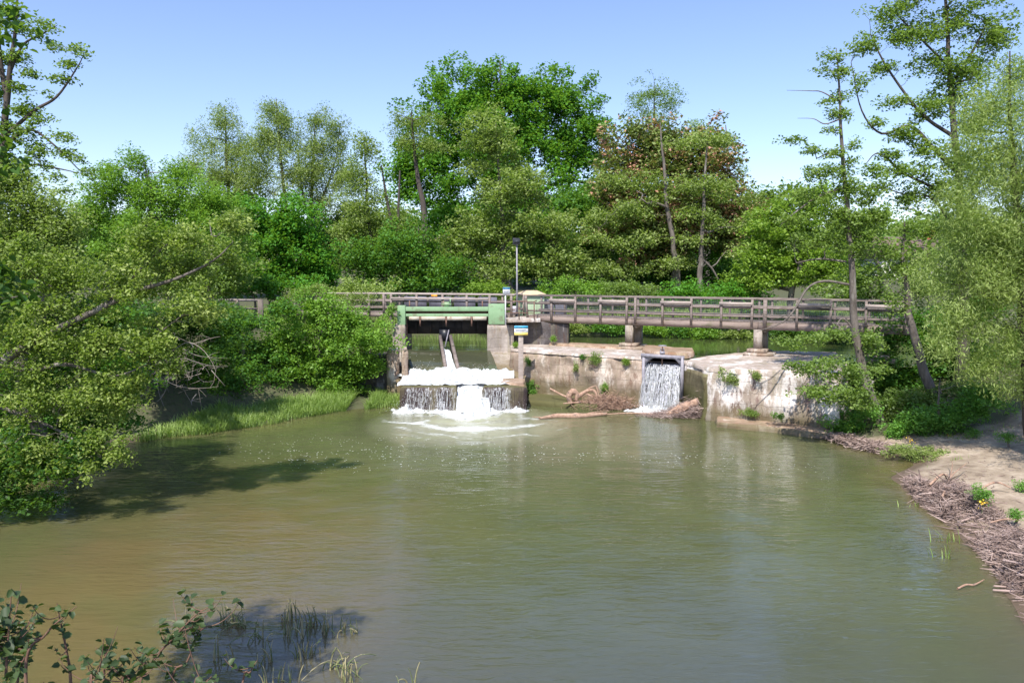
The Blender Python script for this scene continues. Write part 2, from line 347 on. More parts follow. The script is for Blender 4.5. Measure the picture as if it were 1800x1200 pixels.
def make_tree(name, label, cat, Y, lobes, leaf, base=None, trunk=None, clump=.7, flat=.55, cover=2.2, ls=.2, lw=.6, up=.6,
              bark='bark', near=False, droop=0., seed=1, shell=.55, limb_r=.05, limbs=True, group=None, trunks=None, parts=('trunk', 'crown'), gz=None, extra=None, spray=1.25, fill=1.0):
    rng = np.random.RandomState(seed)
    cs = []; Cc = []; S = []
    for lb in lobes:
        c, r = W3(lb, Y); area = pi * r[0] * r[2]; n = max(3, int(area * fill / (clump * clump * .42)) + 1)
        d = rng.normal(size=(n, 3)); d /= np.linalg.norm(d, axis=1, keepdims=True)
        rad = np.where(rng.rand(n) < .66, rng.uniform(shell, 1.05, n), rng.uniform(.1, shell, n))[:, None]
        rad = rad * (1 + .42 * vn(d[:, 0] * 2.1 + seed, d[:, 1] * 2.1, d[:, 2] * 2.1)[:, None])
        p = c + d * rad * np.maximum(r - clump * .35, .05)
        nl = int(1.45 * cover * area / (ls * ls * lw * .5) / n) + 1
        Cc.append(p); S.append(np.full(n, nl)); cs.append(c)
    Cc = np.concatenate(Cc); S = np.concatenate(S)
    sz = rng.uniform(.55, 1.35, len(Cc)) * clump
    S = np.maximum((S * (sz / clump) ** 2).astype(int), 3)
    pts = []
    for p, k, s in zip(Cc, S, sz):
        q = rng.normal(size=(k, 3)); q /= np.linalg.norm(q, axis=1, keepdims=True); q *= (rng.rand(k, 1) ** .45)
        q *= np.array([s, s, s * flat]) * .75 * spray
        q[:, 2] -= .25 * (q[:, 0] ** 2 + q[:, 1] ** 2) / s
        pts.append(p + q)
    pts = np.concatenate(pts)
    cc = np.mean(cs, axis=0)
    if trunk is not None: tr = [np.array(aty(a, b, Y + (t[0] if t else 0))) for a, b, _r, *t in trunk]; rr = [t[2] for t in trunk]
    else:
        bx = base if base is not None else (cc[0], cc[1]); z0 = gz if gz is not None else 2.6
        top = Cc[:, 2].max() - clump * .6; wig = rng.uniform(-.06, .06, (5, 2)) * (top - z0)
        tr = [np.array([bx[0] + (cc[0] - bx[0]) * t + (wig[i][0] if i else 0), bx[1] + (cc[1] - bx[1]) * t + (wig[i][1] if i else 0), z0 + (top - z0) * t]) for i, t in enumerate((0, .25, .5, .75, 1))]
        R0 = .018 * (top - z0) + .03; rr = [R0 * 1.25, R0, R0 * .8, R0 * .5, R0 * .12]
    loc = tuple(tr[0]); rt = root(name, loc, label, cat, group)
    TB = Tubes(); tp = smooth_path(tr, 6); trr = np.interp(np.linspace(0, 1, len(tp)), np.linspace(0, 1, len(rr)), rr)
    tp = tp + np.stack([vn(tp[:, 2] * 1.3, seed * 3.3), vn(tp[:, 2] * 1.3, seed * 7.7), 0 * tp[:, 2]], 1) * trr[:, None] * .5
    TB.add(tp, trr, 9)
    anchor = [tp[max(1, len(tp) // 5):]]; arad = [trr[max(1, len(tp) // 5):]]
    for ex in (trunks or []):
        q = [np.array(aty(a, b, Y + (t[0] if t else 0))) for a, b, _r, *t in ex]; qp = smooth_path(q, 5)
        qr = np.interp(np.linspace(0, 1, len(qp)), np.linspace(0, 1, len(ex)), [e[2] for e in ex])
        TB.add(qp, qr, 6); anchor.append(qp); arad.append(qr)
    if limbs:
        A = np.concatenate(anchor); AR = np.concatenate(arad)
        K = min(len(Cc), max(5, len(Cc) // 14)); idx = rng.permutation(len(Cc))
        for ii, i in enumerate(idx):
            p = Cc[i]; dlt = A - p; dist = np.linalg.norm(dlt, axis=1) + np.where(A[:, 2] > p[2], .25 + (A[:, 2] - p[2]) * .8, 0).clip(0)
            j = int(np.argmin(dist)); a = A[j]; L = np.linalg.norm(p - a)
            if L < .15: continue
            mid = (a + p) / 2 + np.array([0, 0, .12 * L]) + rng.normal(size=3) * .10 * L
            nn = 8 if ii < K else 5; bp = bez(a, mid, p, nn); bp[1:-1] += rng.normal(size=(nn - 2, 3)) * .035 * L
            r0 = min(AR[j] * .75, limb_r * (1.7 if ii < K else .6) * max(.5, min(1.6, L / (3 * clump))))
            TB.add(bp, np.linspace(r0, r0 * .25, nn), 5 if ii < K else 3)
            if ii < K * 3 or len(A) < 260:
                A = np.concatenate([A, bp[2:]]); AR = np.concatenate([AR, np.linspace(r0, r0 * .25, nn)[2:]])
    TB.build(parts[0], M[bark], rt)
    V, Q = leaf_geo(pts, ls, ls * lw, rng, up, near, droop)
    quads_obj(parts[1], V, Q, LM[leaf], rt, near)
    return rt

# ================================================================ TERRAIN AND WATER
ZU = 2.05                                             # upper water level (lower pool is z = 0)
def poly_sd(X, Y, poly):
    """signed distance to a polygon, negative inside"""
    P = np.array(poly, float); n = len(P); d = np.full(X.shape, 1e9); ins = np.zeros(X.shape, bool)
    for i in range(n):
        a = P[i]; b = P[(i + 1) % n]; e = b - a; t = np.clip(((X - a[0]) * e[0] + (Y - a[1]) * e[1]) / (e @ e), 0, 1)
        d = np.minimum(d, np.hypot(X - a[0] - t * e[0], Y - a[1] - t * e[1]))
        c = (a[1] > Y) != (b[1] > Y)
        with np.errstate(divide='ignore', invalid='ignore'): ins ^= c & (X < (b[0] - a[0]) * (Y - a[1]) / (b[1] - a[1] + 1e-12) + a[0])
    return np.where(ins, -d, d)
g0 = lambda x, y: atz(x, y, 0)[:2]
right_shore = [g0(1450, 760), g0(1500, 783), g0(1560, 797), g0(1610, 815), g0(1570, 838), g0(1595, 862), g0(1650, 912), g0(1700, 955), g0(1752, 1020), g0(1790, 1085), (8.3, 11.5)]
left_shore = [(-4, 9.2), (-7, 10.6), (-10.5, 11.5), (-13, 13.5), (-13.8, 16), (-14.0, 18.5), (-14.4, 22), (-14.6, 26), g0(262, 772), g0(380, 757), g0(480, 742), g0(590, 722), g0(690, 714)]
pool = right_shore + [(8.2, 8), (4, 7.4), (-1, 7.4)] + left_shore + [(-5.2, 35.6), (-5.2, 36.5), (.6, 36.8), (5.8, 34.2), (7.4, 33.2), (12.3, 30.2)]
pond = [(-15, 44), (-6.2, 40.4), (-.6, 39.8), (2, 40.2), (5.6, 38.6), (6.6, 35.6), (8.2, 34.6), (10.8, 36.0), (13, 35), (18, 33.6), (24, 34), (28, 40), (26, 46), (15.5, 48), (11, 49.3), (4, 50.5), (-3, 52), (-12, 51)]
def axis(lo, hi, step, far):
    m = np.arange(lo, hi + .01, step); o = [m[-1]]; st = step
    while o[-1] < far: st *= 1.35; o.append(o[-1] + st)
    q = [m[0]]; st = step
    while q[-1] > -far: st *= 1.35; q.append(q[-1] - st)
    return np.array(q[1:][::-1] + list(m) + o[1:])
def height(X, Y):
    d1 = poly_sd(X, Y, pool); d2 = poly_sd(X, Y, pond); nz = fbm(X * .35, Y * .35, 0, 4)
    far = np.clip((Y - 55) / 120, 0, 1)
    base = 3.3 + .25 * nz + 4.0 * far + 3 * fbm(X * .01, Y * .01, 3, 2) * far
    right = (X > 4)
    prof_r = np.where(d1 < 5, .17 * d1 + .12 * np.sin(np.clip(d1, 0, 5) * 1.2), .95 + .35 * (d1 - 5)) + .05 * nz
    prof_l = np.where(d1 < 2.2, .12 * d1, .264 + .75 * (d1 - 2.2)) + .06 * nz * np.clip(d1, 0, 1)
    prof = np.where(right, prof_r, prof_l)
    h1 = np.where(d1 > 0, np.maximum(prof, .02 * d1), -np.minimum(1.3, .25 * -d1))
    h2 = np.where(d2 > 0, ZU + .45 * d2 + .05 * nz, ZU - np.minimum(1.0, .5 * -d2))
    h = np.minimum(base, np.minimum(h1, h2))
    ch = (X > -6.1) & (X < .4) & (Y > 33.5) & (Y < 41.5)
    return np.where(ch, np.minimum(h, -.6), h), d1, d2
xs = axis(-32, 32, .3, 700); ys = axis(4, 62, .3, 900)
XX, YY = np.meshgrid(xs, ys); HH, D1, D2 = height(XX, YY)
nx, ny = len(xs), len(ys)
def grid_quads(nx, ny):
    i = np.arange(ny - 1)[:, None] * nx; j = np.arange(nx - 1)[None]
    return np.stack([i + j, i + j + 1, i + nx + j + 1, i + nx + j], -1).reshape(-1, 4)
m, n, l, p = mat('ground')
at = n.new('ShaderNodeAttribute'); at.attribute_name = 'sand'
v = mapping(n, l); a = noise(n, l, 1.1, 9, .75, v); b = noise(n, l, 6, 5, .6, v)
sandc = ramp(n, [(.32, (.17, .125, .085)), (.5, (.33, .26, .19)), (.70, (.54, .45, .35))]); l.new(a.outputs[0], sandc.inputs[0])
earth = ramp(n, [(.3, (.05, .07, .02)), (.5, (.09, .085, .045)), (.7, (.07, .11, .03))]); l.new(b.outputs[0], earth.inputs[0])
f = mth(n, l, 'MULTIPLY', mth(n, l, 'SUBTRACT', mth(n, l, 'ADD', at.outputs['Fac'], mth(n, l, 'MULTIPLY', a.outputs[0], .5)), .5), 3, True)
sx = n.new('ShaderNodeSeparateXYZ'); g = n.new('ShaderNodeNewGeometry'); l.new(g.outputs['Position'], sx.inputs[0])
wetf = mth(n, l, 'MULTIPLY', mth(n, l, 'SUBTRACT', .22, mth(n, l, 'MULTIPLY', sx.outputs[2], 1.0)), 7, True)
sc2 = mixc(n, l, wetf, sandc.outputs[0], (.12, .085, .055))
l.new(mixc(n, l, f, earth.outputs[0], sc2), p.inputs['Base Color']); p.inputs['Roughness'].default_value = .9
bump(n, l, p, b.outputs[0], .6, .04); M['ground'] = m
go = quads_obj('ground', np.stack([XX, YY, HH], -1).reshape(-1, 3), grid_quads(nx, ny), m, None, True); props(go, kind='structure')
sand = ((XX > 5) & (XX < 22) & (YY < 27.5) & (YY > 5)).astype(float) * np.clip((27.5 - YY) / 1.0, 0, 1) * np.clip((9 - D1) / 2, 0, 1)
sand = np.maximum(sand, np.clip(1 - np.abs(D1) / 1.2, 0, 1) * ((XX < 0) & (YY > 27) & (YY < 31.5) & (XX < -11.8)) * .9)
sand = np.maximum(sand, .75 * (D1 < 0))
at_ = go.data.attributes.new('sand', 'FLOAT', 'POINT'); at_.data.foreach_set('value', sand.ravel().astype(np.float32))
def gh(x, y): return float(height(np.array([[x]], float), np.array([[y]], float))[0][0, 0])

# ---- water
def water_mat(name, mid1, mid2, silt, bscale=1.0, bdist=.022):
    m, n, l, p = mat(name)
    A = lambda s: (lambda q: (setattr(q, 'attribute_name', s), q.outputs['Fac'])[1])(n.new('ShaderNodeAttribute'))
    foam, sil, spk, milk = A('foam'), A('silt'), A('speck'), A('milk')
    v = mapping(n, l); a = noise(n, l, .22, 4, .6, v, .6); r = ramp(n, [(.35, mid1), (.65, mid2)]); l.new(a.outputs[0], r.inputs[0])
    col = mixc(n, l, mth(n, l, 'MULTIPLY', sil, mth(n, l, 'ADD', mth(n, l, 'MULTIPLY', noise(n, l, .5, 4, .6, v, 1.0).outputs[0], 1.1), .4), True), r.outputs[0], silt)
    near_sky = A('deep'); col = mixc(n, l, near_sky, col, (.068, .074, .066)); col = mixc(n, l, milk, col, (.42, .42, .29))  # near mask makes the base bluer, sky reflection painted into the colour
    # streaky foam
    vs = mapping(n, l, (.7, 1.7, 1)); f1 = noise(n, l, 1.7, 9, .72, vs, 2.2)
    ff = mth(n, l, 'MULTIPLY', mth(n, l, 'SUBTRACT', mth(n, l, 'ADD', foam, f1.outputs[0]), 1.0), 2.2, True)
    # drifting bubbles
    vo = n.new('ShaderNodeTexVoronoi'); vo.inputs['Scale'].default_value = 8; vo.inputs['Randomness'].default_value = 1; l.new(mapping(n, l, (.7, 1, 1)), vo.inputs['Vector'])
    cl = noise(n, l, .8, 5, .7, mapping(n, l, (.55, 1.9, 1)), 1.8)
    dots = mth(n, l, 'LESS_THAN', vo.outputs['Distance'], mth(n, l, 'MULTIPLY', mth(n, l, 'SUBTRACT', mth(n, l, 'ADD', spk, mth(n, l, 'MULTIPLY', cl.outputs[0], 1.6)), 1.42), .32))
    ft = mth(n, l, 'MAXIMUM', ff, mth(n, l, 'MULTIPLY', dots, .8))
    col = mixc(n, l, ft, col, (.74, .76, .75))
    l.new(col, p.inputs['Base Color']); l.new(mth(n, l, 'ADD', mth(n, l, 'MULTIPLY', ft, .5), .045), p.inputs['Roughness'])
    p.inputs['IOR'].default_value = 1.58; p.inputs['Specular IOR Level'].default_value = .5
    w1 = noise(n, l, 1.1 * bscale, 3, .5, mapping(n, l, (.55, 1.35, 1), (0, 0, .25)), .7); w2 = noise(n, l, 4.2 * bscale, 3, .55, mapping(n, l, (.42, 1.5, 1), (0, 0, -.12)), .5)
    calm = noise(n, l, .16, 2, .5, v)
    hh = mth(n, l, 'ADD', mth(n, l, 'MULTIPLY', w1.outputs[0], .7), mth(n, l, 'MULTIPLY', w2.outputs[0], mth(n, l, 'MULTIPLY', calm.outputs[0], 1.5)))
    hh = mth(n, l, 'ADD', hh, mth(n, l, 'MULTIPLY', ft, .3))
    b = bump(n, l, p, hh, 1.0, bdist)
    return m
wx = np.arange(-34, 20.01, .16); wy = np.arange(-8, 39.01, .16)
WX, WY = np.meshgrid(wx, wy)
def blob(cx, cy, rx, ry, p=1.0): return np.clip(1 - np.sqrt(((WX - cx) / rx) ** 2 + ((WY - cy) / ry) ** 2), 0, 1) ** p
_wx = .55 * fbm(WX * .7, WY * .7, 11, 4); _wy = .45 * fbm(WX * .7, WY * .7, 23, 4)
def line(pts, wdt):
    d = np.full(WX.shape, 1e9)
    for a, b in zip(pts[:-1], pts[1:]):
        a = np.array(a); b = np.array(b); e = b - a; t = np.clip(((WX + _wx - a[0]) * e[0] + (WY + _wy - a[1]) * e[1]) / (e @ e), 0, 1)
        d = np.minimum(d, np.hypot(WX + _wx - a[0] - t * e[0], WY + _wy - a[1] - t * e[1]))
    return np.clip(1 - d / wdt, 0, 1)
G = lambda x, y: g0(x, y)
wob = .35 * fbm(WX * .8, WY * .8, 2, 3)
foam = 1.1 * blob(-1.8, 33.4, 1.9, 1.8, .7) + .58 * blob(-1.9, 30.8, 5.0, 3.8, .7) + .95 * line([G(690, 718), G(760, 720), G(935, 718)], .55) + 1.0 * blob(*G(1145, 714), 1.5, 1.1, .7)
foam += .44 * line([G(640, 757), G(700, 765), G(780, 776), G(860, 783), G(980, 790), G(1100, 800)], .5) + .42 * line([G(480, 776), G(530, 765), G(600, 748), G(660, 738)], .35)
foam += .42 * line([G(720, 742), G(780, 752), G(860, 756), G(930, 748), G(955, 738), G(900, 730)], .5) + .40 * line([G(700, 752), G(760, 764), G(850, 770), G(940, 764), G(990, 752)], .45) + .36 * line([G(745, 736), G(700, 742), G(680, 736)], .4)
foam += .34 * line([G(1100, 722), G(1080, 745), G(1130, 770), G(1230, 790)], .5) + .36 * line([G(350, 745), G(450, 744), G(560, 730), G(690, 722)], .5)
foam = np.clip(np.where(foam > .6, foam, foam * .86), 0, 1.1) * np.clip(1 + wob, .5, 1.2)
spk = .85 * blob(*G(480, 790), 7, 5) + .8 * blob(*G(650, 790), 8, 5) + .8 * blob(*G(900, 800), 9, 4.5) + .62 * blob(*G(1200, 800), 8, 6) + .62 * blob(*G(1450, 830), 6, 6) + .35 * blob(-2, 17, 12, 8)
D_left = poly_sd(WX, WY, pool)
silt = 1.0 * blob(*G(430, 930), 6.5, 8, .8) + .95 * blob(*G(300, 1050), 5, 6, .7) + .7 * blob(*G(600, 1180), 3.5, 4, .8) + 1.0 * np.clip(1 - (-D_left) / 1.3, 0, 1) * (WX > 5) + .6 * np.clip(1 - (-D_left) / 2.5, 0, 1) * (WX < 0)
silt = np.clip(silt * .8, 0, 1) * np.clip(1 + wob, .6, 1.3)
milk = np.clip(.95 * blob(-1.8, 31.0, 4.2, 4.8, .75) + .15 * blob(-1, 28, 8, 6), 0, .85)
WZ = .012 * fbm(WX * .9, WY * 1.3, 1, 3) + .10 * blob(-1.8, 32.6, 2.6, 3, .7) * fbm(WX * 2.2, WY * 2.2, 5, 3) + .05 * line([G(690, 718), G(935, 718)], .7) * (1 + fbm(WX * 4, WY * 4, 5, 3))
M['water'] = water_mat('river_water', (.078, .088, .036), (.10, .11, .046), (.135, .105, .045))
_p = M['water'].node_tree.nodes['Principled BSDF']; _p.subsurface_method = 'BURLEY'; _p.inputs['Subsurface Weight'].default_value = .55; _p.inputs['Subsurface Radius'].default_value = (1, 1, .8); _p.inputs['Subsurface Scale'].default_value = .35
wo = quads_obj('water', np.stack([WX, WY, WZ], -1).reshape(-1, 3), grid_quads(len(wx), len(wy)), M['water'], None, True); props(wo, kind='structure')
for nm, ar in (('foam', foam), ('silt', silt), ('speck', np.clip(spk, 0, 1)), ('milk', milk), ('deep', np.clip((17.5 - WY) / 7, 0, 1) * np.clip((WX + 6) / 4, 0, 1) * .7)):  # deep masks the near water for the painted sky reflection, not depth
    t = wo.data.attributes.new(nm, 'FLOAT', 'POINT'); t.data.foreach_set('value', ar.ravel().astype(np.float32))
# upper water: polygon grid clipped to the pond side of the dam
ux = np.arange(-20, 32, .5); uy = np.arange(33, 54, .5); UX, UY = np.meshgrid(ux, uy)
M['upwater'] = water_mat('mill_pond_water', (.06, .08, .028), (.08, .10, .036), (.14, .11, .05), .8, .006)
keep = poly_sd(UX, UY, pond) < 1.2
Q = grid_quads(len(ux), len(uy)); kk = keep.ravel(); Q = Q[kk[Q].all(1)]
# trim away everything on the pool side of the dam front
DAMF = [(-6.3, 40.9), (-5.4, 41.1), (-1.3, 41.1), (.4, 41.4), (5.9, 38.2), (7.2, 36.2), (8.6, 35.2), (12.6, 34), (40, 26)]
fr = np.interp(UX, [a[0] for a in DAMF], [a[1] for a in DAMF]); q = (UY > fr - .25).ravel(); Q = Q[q[Q].all(1)]
uo = quads_obj('upper_water', np.stack([UX, UY, np.full(UX.shape, ZU)], -1).reshape(-1, 3), Q, M['upwater'], None, True); props(uo, kind='structure')

# ================================================================ DAM, WALLS
def wall_block(name, poly, z0, z1, fmat, tmat, parent=None, loc=None, disp=.07, res=.16, seed=0, zfun=None, label=None, cat=None, capname='coping', capt=.0, batter=0.0):
    """rough masonry block: displaced side skin + a top slab"""
    P = np.array(poly, float); n = len(P); ring = []
    area = .5 * sum(P[i][0] * P[(i + 1) % n][1] - P[(i + 1) % n][0] * P[i][1] for i in range(n)); sgn = 1 if area > 0 else -1
    nor = []
    for i in range(n):
        a, b = P[i], P[(i + 1) % n]; L = np.hypot(*(b - a)); k = max(1, int(L / res)); e = (b - a) / L
        for t in np.arange(k) / k: ring.append(a + (b - a) * t); nor.append(sgn * np.array([e[1], -e[0]]))
    ring = np.array(ring); nor = np.array(nor); nor = (nor + np.roll(nor, 1, 0)) / 2
    kz = max(2, int((z1 - z0) / res)); V = []
    for k in range(kz + 1):
        z = z0 + (z1 - z0) * k / kz; zt = z
        top = np.array([zfun(x, y) for x, y in ring]) if zfun else np.full(len(ring), z1)
        zz = z0 + (top - z0) * k / kz
        d = disp * fbm(ring[:, 0] * 1.6 + seed, ring[:, 1] * 1.6, zz * 2.2, 4) + disp * .4 * (1 - k / kz) + batter * (1 - k / kz)
        if k == kz: d = d * .6 - .03
        V.append(np.column_stack([ring + nor * d[:, None], zz + (.02 * fbm(ring[:, 0] * 2, ring[:, 1] * 2, seed, 3) if k == kz else 0)]))
    V = np.concatenate(V); m_ = len(ring)
    i = np.arange(kz)[:, None] * m_; j = np.arange(m_)[None]
    Q = np.stack([i + j, i + (j + 1) % m_, i + m_ + (j + 1) % m_, i + m_ + j], -1).reshape(-1, 4)
    if sgn < 0: Q = Q[:, ::-1]
    faces = [list(q) for q in Q]; topf = list(range(kz * m_, kz * m_ + m_)); faces.append(topf if sgn > 0 else topf[::-1])
    loops = [a for f in faces for a in f]; tot = [len(f) for f in faces]; st = np.concatenate([[0], np.cumsum(tot)[:-1]])
    o = link_mesh(name, V, loops, st, tot, fmat, parent, True, loc)
    o.data.materials.append(tmat); mi = np.zeros(len(o.data.polygons), np.int32); mi[-1] = 1; o.data.polygons.foreach_set('material_index', mi)
    sm = np.ones(len(o.data.polygons), bool); sm[-1] = False; o.data.polygons.foreach_set('use_smooth', sm)
    if label: props(o, label, cat)
    return o
ZW = 2.26
t0 = lambda x, y, z=ZW: atz(x, y, z)[:2]
dam = root('weir_wall', (*g0(1030, 716)[:2], 0), 'long stained stone weir wall between the green sluice and the small waterfall, plants in its joints', 'weir wall')
Lp = [t0(898, 615), t0(925, 618), t0(1020, 624), t0(1130, 631), t0(1134, 622), t0(1150, 612, ZW), t0(1092, 607), t0(965, 601), t0(897, 601)]
wall_block('masonry', Lp, -.8, ZW - .06, M['wall'], M['wall'], dam, seed=1, disp=.10)
wall_block('coping', [(x, y) for x, y in Lp], ZW - .05, ZW + .05, M['cap'], M['cap'], dam, disp=.05, seed=3, res=.2)
# toe ledge at the foot of the wall
toe = [g0(930, 706), g0(1012, 708), g0(1012, 697), g0(932, 695)]
wall_block('toe_ledge', [atz(926, 703, .25)[:2], atz(1050, 711, .25)[:2], atz(1060, 698, .25)[:2], atz(930, 690, .25)[:2]], -.6, .25, M['mossy'], M['mossy'], dam, disp=.04, seed=5)
# kerb slab along the pond side, running over behind the waterfall
wall_block('kerb_slab', [atz(965, 604, 2.4)[:2], atz(1092, 611, 2.4)[:2], atz(1092, 606, 2.4)[:2], atz(965, 600, 2.4)[:2]], ZW + .02, 2.42, M['rustcap'], M['rustcap'], dam, disp=.03, seed=6)
dam2 = root('weir_wall', (*g0(1330, 742)[:2], 0), 'limewashed stone weir wall between the small waterfall and the leaning riverside tree', 'weir wall')
ZR = 2.28
zr = lambda X, Y=0: 2.17 + .16 * min(1, max(0, (X - 8.2) / 3.9))
r0_ = lambda x, y: atz(x, y, 2.17 + .16 * min(1, max(0, (x - 1246) / 199)))[:2]
Rp = [r0_(1200, 634), r0_(1246, 647), r0_(1320, 650), r0_(1400, 652), r0_(1445, 655), r0_(1478, 659), r0_(1490, 640), r0_(1470, 620), r0_(1395, 618), r0_(1290, 623), r0_(1250, 627), r0_(1215, 631)]
wall_block('masonry', Rp, -.8, ZR - .10, M['wall_white'], M['wall_white'], dam2, zfun=lambda x, y: zr(x) - .09, seed=11, disp=.10, batter=.03)
wall_block('coping', Rp, 2.02, ZR + .02, M['cap'], M['cap'], dam2, zfun=lambda x, y: zr(x) + .02, seed=12, disp=.05, res=.2)
wall_block('side_wing', [(a[0] + dx, a[1] + dy) for a, dx, dy in ((r0_(1200, 633), -.14, .05), (r0_(1246, 647), -.17, -.02), (r0_(1246, 647), .12, .10), (r0_(1200, 633), .3, .2))], -.8, ZR - .38, M['mossy'], M['mossy'], dam2, seed=13, disp=.05)
wall_block('toe_ledge', [atz(1258, 741, .22)[:2], atz(1340, 748, .22)[:2], atz(1452, 762, .22)[:2], atz(1500, 768, .22)[:2], atz(1520, 752, .22)[:2], atz(1445, 741, .22)[:2], atz(1340, 733, .22)[:2], atz(1262, 727, .22)[:2]], -.6, .22, M['wall'], M['rustcap'], dam2, disp=.10, seed=14, res=.12)

# ================================================================ SMALL WATERFALL GATE
def wfall_mat(name, lo, hi, vsc=(7, 7, .55), base=(.85, .86, .9)):
    m, n, l, p = mat(name)
    v = mapping(n, l, vsc); a = noise(n, l, 2.2, 7, .68, v, .3); v2 = mapping(n, l, (3, 3, 3)); b = noise(n, l, 5, 6, .75, v2)
    s = mth(n, l, 'ADD', mth(n, l, 'MULTIPLY', a.outputs[0], .62), mth(n, l, 'MULTIPLY', b.outputs[0], .38))
    r = ramp(n, [(lo, (0, 0, 0)), (hi, (1, 1, 1))]); l.new(s, r.inputs[0])
    at = n.new('ShaderNodeAttribute'); at.attribute_name = 'dens'
    f = mth(n, l, 'MULTIPLY', r.outputs[0], at.outputs['Fac'], True)
    p.inputs['Base Color'].default_value = (*base, 1); p.inputs['Roughness'].default_value = .35
    t = n.new('ShaderNodeBsdfTransparent'); mx = n.new('ShaderNodeMixShader'); l.new(f, mx.inputs[0]); l.new(t.outputs[0], mx.inputs[1]); l.new(p.outputs[0], mx.inputs[2])
    l.new(mx.outputs[0], n['Material Output'].inputs[0]); bump(n, l, p, s, .8, .05); return m
M['fall'] = wfall_mat('falling_water', .49, .60, (10, 10, .4), (.84, .84, .92))
M['thinfall'] = wfall_mat('thin_falling_water', .50, .62)
m, n, l, p = mat('white_foam'); v = mapping(n, l); a = noise(n, l, 7, 6, .7, v); r = ramp(n, [(.36, (.26, .29, .29)), (.47, (.52, .54, .545)), (.60, (.74, .75, .755))]); l.new(a.outputs[0], r.inputs[0]); l.new(r.outputs[0], p.inputs['Base Color'])
p.inputs['Roughness'].default_value = .55; p.inputs['Subsurface Weight'].default_value = 0; bump(n, l, p, a.outputs[0], .7, .04); M['foam'] = m
def sheet(name, top, bot, drop, k, rows, material, parent, bulge=.0, jitter=.03, dens=(1, 1), seed=0, smooth=True):
    """falling sheet: top edge points (k) arcs out to bottom edge; parabola"""
    rng = np.random.RandomState(seed); T = np.array([np.array(top[0]) + (np.array(top[1]) - np.array(top[0])) * t for t in np.linspace(0, 1, k)]); B = np.array([np.array(bot[0]) + (np.array(bot[1]) - np.array(bot[0])) * t for t in np.linspace(0, 1, k)])
    s = np.linspace(0, 1, rows); V = []
    for a in s:
        P = T * (1 - a) + B * a; P[:, 2] = T[:, 2] + (B[:, 2] - T[:, 2]) * a ** 1.7 if drop else P[:, 2]
        u = np.arange(k) / k
        P[:, 1] -= bulge * sin(pi * min(1, a)) + jitter * fbm(u * 22 + seed, a * 2.0, seed, 4) * (.3 + a)
        P[:, 0] += jitter * .6 * fbm(u * 17, a * 3.0, seed + 9, 3)
        V.append(P)
    V = np.concatenate(V); o = quads_obj(name, V, grid_quads(k, rows), material, parent, smooth)
    at = o.data.attributes.new('dens', 'FLOAT', 'POINT'); uu = np.tile(np.linspace(0, 1, k), rows); sq = np.repeat(s, k); dd = (dens[0] + (dens[1] - dens[0]) * sq) * np.clip(.85 + .75 * fbm(uu * 9 + seed, sq * 1.2, seed, 3), .15, 1.15) * np.clip(np.minimum(uu, 1 - uu) / .07, .2, 1); at.data.foreach_set('value', dd.astype(np.float32)); return o
def strands(name, boxes, material, parent, N, seed, w=(.006, .02)):
    """many thin falling threads and drops between a top and a bottom edge"""
    rng = np.random.RandomState(seed); V = []; Q = []
    for i in range(N):
        (ta, tb, ba, bb) = boxes[rng.randint(len(boxes))]; u = rng.rand(); t = np.array(ta) * (1 - u) + np.array(tb) * u; b = np.array(ba) * (1 - u) + np.array(bb) * u
        a0 = rng.rand() ** .8 * .85; a1 = min(1, a0 + rng.uniform(.04, .3)); ww = rng.uniform(*w); k = len(V)
        off = rng.normal(size=3) * np.array([.03, .06, 0])
        for a in (a0, (a0 + a1) / 2, a1):
            P = t * (1 - a) + b * a; P[2] = t[2] + (b[2] - t[2]) * a ** 1.7; P = P + off * (.4 + a)
            q = ww * (1 if a == (a0 + a1) / 2 else .35); V += [P - [q, 0, 0], P + [0, -q, 0], P + [q, 0, 0]]
        for j in (0, 3): Q += [(k + j, k + j + 1, k + j + 4, k + j + 3), (k + j + 1, k + j + 2, k + j + 5, k + j + 4)]
    return quads_obj(name, V, Q, material, parent)
